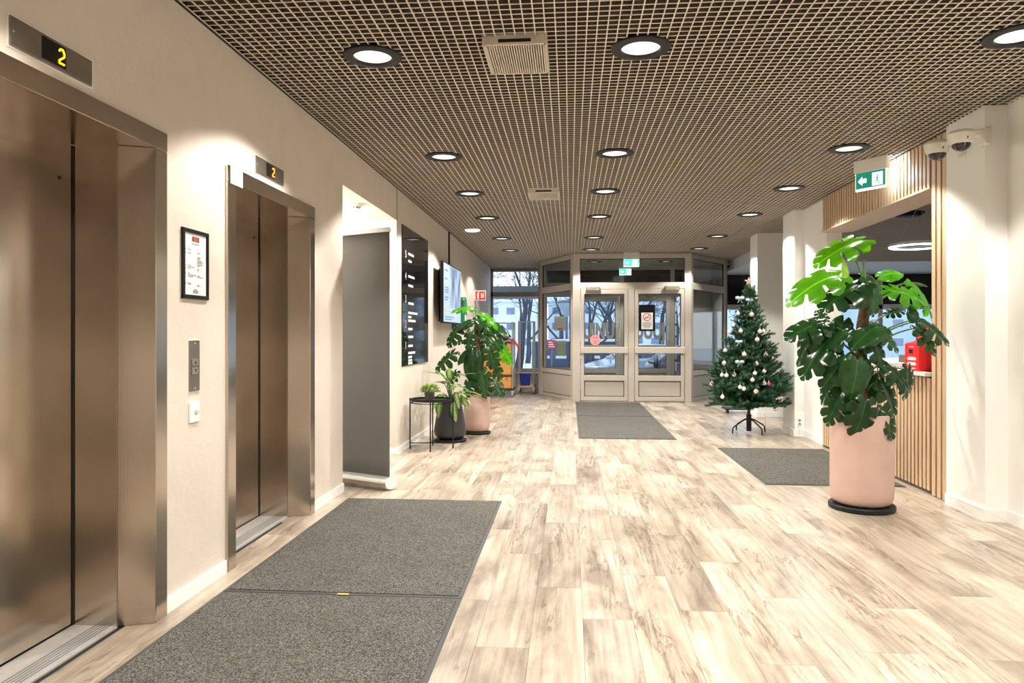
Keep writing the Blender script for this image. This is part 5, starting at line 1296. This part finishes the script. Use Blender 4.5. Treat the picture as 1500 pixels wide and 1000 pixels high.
cage(gx1-.72, gx1, gy0, gy0+.6, 1.62, 'roll cage loaded with orange cartons left of the entrance', M_blackp)
qb = PZ(781, 578, 0); hx1, hy0 = qb.x, max(qb.y, gy0+.3)
cage(gx1+.03, hx1+.02, hy0+.15, hy0+.75, 1.66, 'empty roll cage with blue bin beside the canted glass', mat('plywood_deck', (.55, .36, .16), .6))
zc = .191; hs_ = [.30, .35, .37]
for k, h in enumerate(hs_):
    r = thing('orange_carton', 'strapped orange carton, %s in the roll cage' % ('bottom', 'middle', 'top')[k], 'carton', (gx1-.36, gy0+.3, zc), group='orange cartons')
    x0, x1, y0, y1 = gx1-.67, gx1-.055, gy0+.03, gy0+.52
    MB().box(x0, y0, zc, x1, y1, zc+h-.012).build('carton', M_ctn, r, bevel=.008)
    MB().box(x0-.002, y0-.004, zc+h-.05, x1+.002, y1+.004, zc+h-.015).build('strap', M_blackp, r)
    for dx in (.35, .52): MB().box(x0+dx, y0-.005, zc+h-.14, x0+dx+.014, y0, zc+h-.04).build('strap_buckle', M_blackp, r)
    zc += h
r = thing('red_bag', 'dark red folded bag on top of the orange cartons', 'bag', (gx1-.36, gy0+.3, zc))
MB().sphere((gx1-.36, gy0+.27, zc+.055), .27, 18, 10, (1, .8, .2)).build('cloth', mat('maroon_cloth', (.12, .02, .02), .8, bump=.5, bscale=15), r, smooth=80)
MB().tube([(gx1-.12, gy0+.0, zc+.06), (gx1+.03, gy0-.02, zc+.0), (gx1+.1, gy0-.03, zc-.12), (gx1+.14, gy0-.03, zc-.2)], [.018, .022, .02, .014], 8).build('strap', mat('scarlet_strap', (.6, .02, .03), .6), r, smooth=60)
r = thing('blue_bin', 'small blue plastic bin standing in the empty roll cage', 'bin', (gx1+.2, hy0+.4, .19))
bx, by = gx1+.19, hy0+.33
M_bb = mat('blue_plastic', (.006, .02, .28), .35)
MB().prism([(-.10, 0), (.10, 0), (.12, .27), (-.12, .27)], (bx, by-.12, .191), (1,0,0), (0,0,1), (0,.24,0)).build('body', M_bb, r, bevel=.01); MB().box(bx-.13, by-.13, .44, bx+.13, by+.13, .47).build('rim', M_bb, r, bevel=.006)
# small things by the tree
q = PZ(1085, 606, 0); r = thing('scooter_board', 'low dark trolley board on the floor behind the tree', 'trolley', (q.x, q.y+.2, 0))
MB().box(q.x-.25, q.y+.05, .06, q.x+.25, q.y+.35, .09).build('deck', M_blackp, r, bevel=.01)
for dx in (-.2, .2): MB().tube([(q.x+dx-.02, q.y+.1, .03), (q.x+dx+.02, q.y+.1, .03)], .03, 12).build('wheel', M_blackp, r)
q = PZ(1178, 625, 0)
r = thing('wall_socket', 'white double socket low on the stepped pier', 'socket', (3.0, P2N, .2))
MB().box(3.0, P2N-.012, .13, 3.06, P2N, .25).build('plate', M_base, r, bevel=.004)
for z in (.165, .215): MB().tube([(3.03, P2N-.0125, z), (3.03, P2N-.0135, z)], .018, 14).build('outlet', mat('socket_grey', (.25, .24, .23), .5), r)
tag(MB().tube([PZ(1120, 632, 0)+Vector((0,0,.25)), PZ(1122, 628, 0)+Vector((0,0,.03)), (2.85, CY+.1, .008), (2.98, CY-.1, .008), (3.02, P2N-.03, .05), (3.03, P2N-.02, .165)], .004, 6).build('light_cable', M_base, smooth=60), 'thin white cable from the Christmas tree to the wall socket', 'cable')
# ============================================================ OUTSIDE: street
GZ = -.42
M_snow = mat('trodden_snow', (.72, .76, .82), .8, var=.10, scale=.6, bump=.3, bscale=3)
tag(MB().box(-60, YF+.2, GZ-.3, 70, 140, GZ).build('snowy_ground', M_snow), 'snow covered street ground outside the entrance', None, kind='structure')
M_conc = mat('entrance_step', (.40, .40, .41), .8, var=.08, scale=4)
tag(MB().box(-1.5, YF+.2, GZ, 4, YF+1.8, -.02).build('entrance_landing', M_conc), 'concrete landing outside the entrance doors', None, kind='structure')
M_asph = mat('wet_asphalt', (.16, .18, .21), .5, var=.25, scale=.9)
tag(MB().box(-60, 27.5, GZ, 70, 34, GZ+.01).build('road', M_asph), 'wet dark road crossing beyond the parked cars', None, kind='structure')
can = thing('entrance_canopy', 'grey canopy slab outside the left window', 'canopy', (-2, 19, 2.2))
M_can = mat('canopy_grey', (.20, .21, .23), .6)
MB().box(-6, 18.6, 2.42, -.75, 20.4, 2.62).build('slab', M_can, can)
for k in range(4): MB().box(-6, 18.75+k*.42, 2.36, -.75, 18.9+k*.42, 2.42).build('rib', M_can, can)
MB().tube([(-5.7, 20, GZ), (-5.7, 20, 2.42)], .06, 12).build('post', M_can, can)
M_bark = mat('bare_bark', (.035, .045, .065), .9)
def bare_tree(x, y, h, seed, label, lean=0):
    rg = random.Random(seed); r = thing('bare_tree', label, 'tree', (x, y, GZ), group='bare winter trees')
    tr = MB(); br = MB()
    def grow(mb, p, d, L, rad, dep):
        n = 4; pts = [p]; rs = [rad]; q = p.copy(); dd = d.copy()
        for i in range(n):
            dd = (dd+Vector((rg.uniform(-.14, .14), rg.uniform(-.14, .14), rg.uniform(-.02, .12)))).normalized(); q = q+dd*L/n; pts.append(q.copy()); rs.append(max(.010, rad*(1-.45*(i+1)/n)))
        mb.tube(pts, rs, 6 if dep < 2 else 4, cap=False)
        if dep >= 6: return
        for k in range(3 if dep < 4 else 2):
            a = rg.uniform(0, 6.28); sp_ = rg.uniform(.35, .8); o_ = dd.orthogonal().normalized(); o2 = dd.cross(o_)
            nd = (dd*math.cos(sp_)+(o_*math.cos(a)+o2*math.sin(a))*math.sin(sp_)).normalized()
            grow(br, pts[-1] if k < 2 else pts[2], nd, L*rg.uniform(.62, .85), rs[-1]*.72, dep+1)
    grow(tr, Vector((x, y, GZ)), Vector((lean, 0, 1)).normalized(), h*.3, h*.022, 0)
    tr.build('trunk', M_bark, r); br.build('branches', M_bark, r)
bare_tree(-3.1, 27, 9, 1, 'bare tree left outside the window with forked trunk', -.05)
bare_tree(-2.4, 32.6, 10, 2, 'bare tree second from left outside the window', .05)
bare_tree(2.2, 36, 9, 3, 'bare spreading tree behind the left street door', .05)
bare_tree(-.6, 40, 9, 5, 'bare tree outside between window and lobby')
bare_tree(5.5, 44, 10, 6, 'bare tree behind the right street door')
bare_tree(9, 33, 9, 7, 'bare tree outside the reception window')
bare_tree(.9, 29.5, 7, 11, 'low bare tree with fine twigs behind the left street door')
bare_tree(3.6, 38, 8, 12, 'thin bare tree between the two street doors')
bare_tree(-5.2, 34, 8, 21, 'bare tree at the far left edge of the window')
bare_tree(1.6, 46, 9, 22, 'far bare tree behind the blue container')
bare_tree(-2.6, 44, 9, 23, 'far bare tree behind the roll cages')
bare_tree(4.4, 31, 7, 24, 'small bare tree beyond the plum car')
# street lamp
q = PY(830, 447, 33); r = thing('street_lamp', 'street lamp with cone shaped head outside the lobby', 'street lamp', (q.x, q.y, GZ))
M_pole = mat('lamp_pole_grey', (.10, .12, .15), .5)
MB().tube([(q.x, q.y, GZ), (q.x, q.y, q.z-.4)], .06, 10).build('pole', M_pole, r, smooth=60)
MB().lathe([(.06, -.55), (.12, -.5), (.42, .05), (.45, .1), (.40, .12)], 20, (q.x, q.y, q.z)).build('shade', mat('lamp_shade_pale', (.45, .52, .58), .3), r, smooth=50); MB().lathe([(.46, .1), (.48, .14), (.3, .22), (.0001, .26)], 20, (q.x, q.y, q.z)).build('lid', M_pole, r, smooth=50)
# cars
def car(x, y, rz, m, label, estate=False):
    r = thing('parked_car', label, 'car', (x, y, GZ), rz, group='parked cars')
    Lc, W = 4.2, 1.74
    low = [(-2.1, .35), (-2.08, .62), (-1.95, .72), (-1.15, .92), (-.2, .98), (1.2, 1.0), (1.95, .98), (2.08, .85), (2.1, .4), (1.9, .28), (-1.9, .25)]
    cab = [(-1.15, .92), (-.35, 1.40), (.15, 1.47), (1.1, 1.45), (1.6, 1.30), (2.0, .98)] if estate else [(-1.15, .92), (-.4, 1.38), (.1, 1.45), (.9, 1.42), (1.5, 1.22), (1.95, .98)]
    MB().prism(low, (0, -W/2, 0), (1,0,0), (0,0,1), (0, W, 0)).build('body', m, r, bevel=.07, seg=3, local=True)
    n = len(cab); b = MB(); ins = .16
    vs = [(p[0], -W/2+.04+(ins if p[1] > 1.1 else 0), p[1]) for p in cab]+[(p[0], W/2-.04-(ins if p[1] > 1.1 else 0), p[1]) for p in cab]
    b.add(vs, [tuple(range(n)), tuple(reversed(range(n, 2*n)))]+[(i, i+1, n+i+1, n+i) for i in range(n-1)]).build('cabin', m, r, bevel=.04, local=True)
    M_cg = mat('car_glass', (.02, .03, .045), .08, coat=.5)
    for sg in (-1, 1):
        yy = sg*(W/2-.035)
        for pts in ([(-.85, .98), (-.33, 1.32), (.28, 1.38), (.28, 1.0)], [(.36, 1.0), (.36, 1.38), (1.0, 1.36), (1.4, 1.2), (1.6, 1.02)]):
            g_ = MB(); k = len(pts); v1 = [(p[0], sg*(W/2-.025-(ins*(p[1]-.95)/.42)), p[1]) for p in pts]; v2 = [(p[0], sg*(W/2-.06-(ins*(p[1]-.95)/.42)), p[1]) for p in pts]
            g_.add(v1+v2, [tuple(range(k)), tuple(reversed(range(k, 2*k)))]+[(i, (i+1) % k, k+(i+1) % k, k+i) for i in range(k)]).build('side_window', M_cg, r, local=True)
        MB().box(-.75, yy, .98, -.58, yy+sg*.17, 1.10).build('wing_mirror', M_blackp, r, bevel=.03, local=True)
        for wx in (-1.32, 1.28):
            w_ = MB().tube([(wx, sg*(W/2-.2), .31), (wx, sg*(W/2+.005), .31)], .31, 24).build('wheel', M_blackp, r, local=True)
            MB().tube([(wx, sg*(W/2), .31), (wx, sg*(W/2+.012), .31)], .2, 20).build('hub_cap', M_alu, w_, local=True)
        MB().box(.25, sg*W/2-.012, .86, .42, sg*W/2+.012, .89).build('door_handle', M_alu, r, local=True)
        MB().box(-2.07, sg*.55-.18, .60, -1.98, sg*.55+.18, .72).build('headlight', mat('headlight', (.8, .85, .9), .1), r, bevel=.02, local=True)
    wsx = MB(); wsx.add([(-1.12, -.66, .96), (-1.12, .66, .96), (-.44, .56, 1.37), (-.44, -.56, 1.37), (-1.09, -.66, .94), (-1.09, .66, .94), (-.41, .56, 1.35), (-.41, -.56, 1.35)], [(0,1,2,3), (7,6,5,4), (0,1,5,4), (1,2,6,5), (2,3,7,6), (3,0,4,7)]).build('windscreen', M_cg, r, local=True)
    return r
car(2.55, 25.2, R(22), mat('silver_car_paint', (.36, .39, .44), .3, metal=.5, coat=.6), 'silver hatchback parked outside the left street door')
car(4.35, 21.2, R(183), mat('plum_car_paint', (.13, .085, .115), .3, metal=.2, coat=.6), 'dark plum estate car parked outside the right street door', True)
# blue skip container with white print
q = PY(866, 520, 31); r = thing('blue_container', 'dark blue container with white print across the street', 'container', (1.0, 31, GZ))
MB().box(-1.6, 30, GZ+.2, 2.2, 32, 1.05).build('body', mat('navy_container', (.015, .045, .12), .45), r, bevel=.03); MB().box(-1.65, 29.95, 1.05, 2.25, 32.05, 1.15).build('snow_cap', M_snow, r, bevel=.03)
for k in range(5): MB().box(-1.3+k*.7, 29.985, .35, -.85+k*.7, 30, .47).build('print_bar', M_print, r); MB().box(-1.25+k*.7, 29.985, .7, -.95+k*.7, 30, .78).build('print_bar', M_print, r)
for x in (-1.3, 1.9): MB().box(x-.15, 30.2, GZ, x+.15, 31.8, GZ+.22).build('skid', M_blackp, r)
q = PY(808, 504, 26); r = thing('red_street_sign', 'small red sign on a post beyond the lobby side glass', 'sign', (q.x, 26, GZ))
MB().box(q.x-.15, 26, q.z-.16, q.x+.15, 26.03, q.z+.16).build('plate', M_sred, r); MB().tube([(q.x, 26.05, GZ), (q.x, 26.05, q.z+.2)], .03, 8).build('post', M_pole, r)
mb = MB()
for k in range(3): mb.box(q.x-.11, 25.99, q.z-.1+k*.08, q.x+.11-.04*k, 26, q.z-.07+k*.08)
mb.build('print', M_print, r)
# shrub by the right street door
r = thing('snowy_shrub', 'dark potted shrub outside the right street door', 'shrub', (2.2, 19.3, -.02)); rg = random.Random(2); mb = MB()
MB().lathe([(.0001, 0), (.2, 0), (.26, .35), (.24, .35), (.22, .3), (.0001, .3)], 24, (2.25, 19.0, -.02)).build('pot', M_blackpot, r, smooth=40)
for k in range(120):
    a = rg.uniform(0, 6.28); e = rg.uniform(.1, 1.3); L_ = rg.uniform(.4, .75); d = Vector((math.cos(a)*math.sin(e), math.sin(a)*math.sin(e), math.cos(e))); p = Vector((2.25, 19.0, .3)); w_ = d.cross(Vector((0,0,1))).normalized()*.012
    mb.add([p-w_, p+w_, p+d*L_+w_*.2], [(0, 1, 2)])
o = mb.build('foliage', mat('shrub_dark_green', (.02, .05, .045), .6), r); o['kind'] = 'stuff'
# far buildings
def building(x0, x1, y, h, m, label, nfl, nwin, dep=12):
    r = thing('apartment_block', label, 'building', ((x0+x1)/2, y+dep/2, GZ))
    MB().box(x0, y, GZ, x1, y+dep, h).build('walls', m, r); MB().box(x0-.2, y-.3, h, x1+.2, y+dep, h+.35).build('roof', M_snow, r)
    sx, sz = (x1-x0)/nwin, (h-GZ-.6)/nfl
    wm = MB().box(-sx*.28, -.03, 0, sx*.28, .12, sz*.52).mesh('window'); wm.materials.append(mat('far_window_frame', (.55, .58, .62), .5))
    gm = MB().box(-sx*.24, -.05, sz*.05, sx*.24, -.03, sz*.47).mesh('pane'); gm.materials.append(mat('far_window_glass', (.16, .21, .30), .15))
    rl = wloc(r)
    for i in range(nwin):
        for j in range(nfl):
            w_ = obj('window', wm, r, Vector((x0+sx*(i+.5), y-.0, GZ+.8+sz*j))-rl); obj('pane', gm, w_)
building(-26, -3, 62, 4.2, mat('pale_block', (.66, .69, .74), .8, var=.06, scale=.3), 'low pale apartment block far left across the street', 3, 16)
building(-2, 22, 66, 4.4, mat('grey_block', (.60, .64, .70), .8, var=.06, scale=.3), 'long grey apartment block across the street', 3, 16)
building(23, 50, 58, 4.6, mat('blue_grey_block', (.42, .50, .60), .8, var=.06, scale=.3), 'blue grey block visible through the reception window', 3, 16)
tag(MB().prism([(-12, GZ), (-4.5, GZ), (-4.5, 1.6), (-6.5, 2.5), (-8.25, 2.7), (-10, 2.5), (-12, 1.6)], (0, 46, 0), (1,0,0), (0,0,1), (0,5,0)).build('brick_shed', mat('brick_red_wall', (.25, .12, .10), .8, var=.1, scale=2)), 'low brick red shed beyond the left window', 'shed')
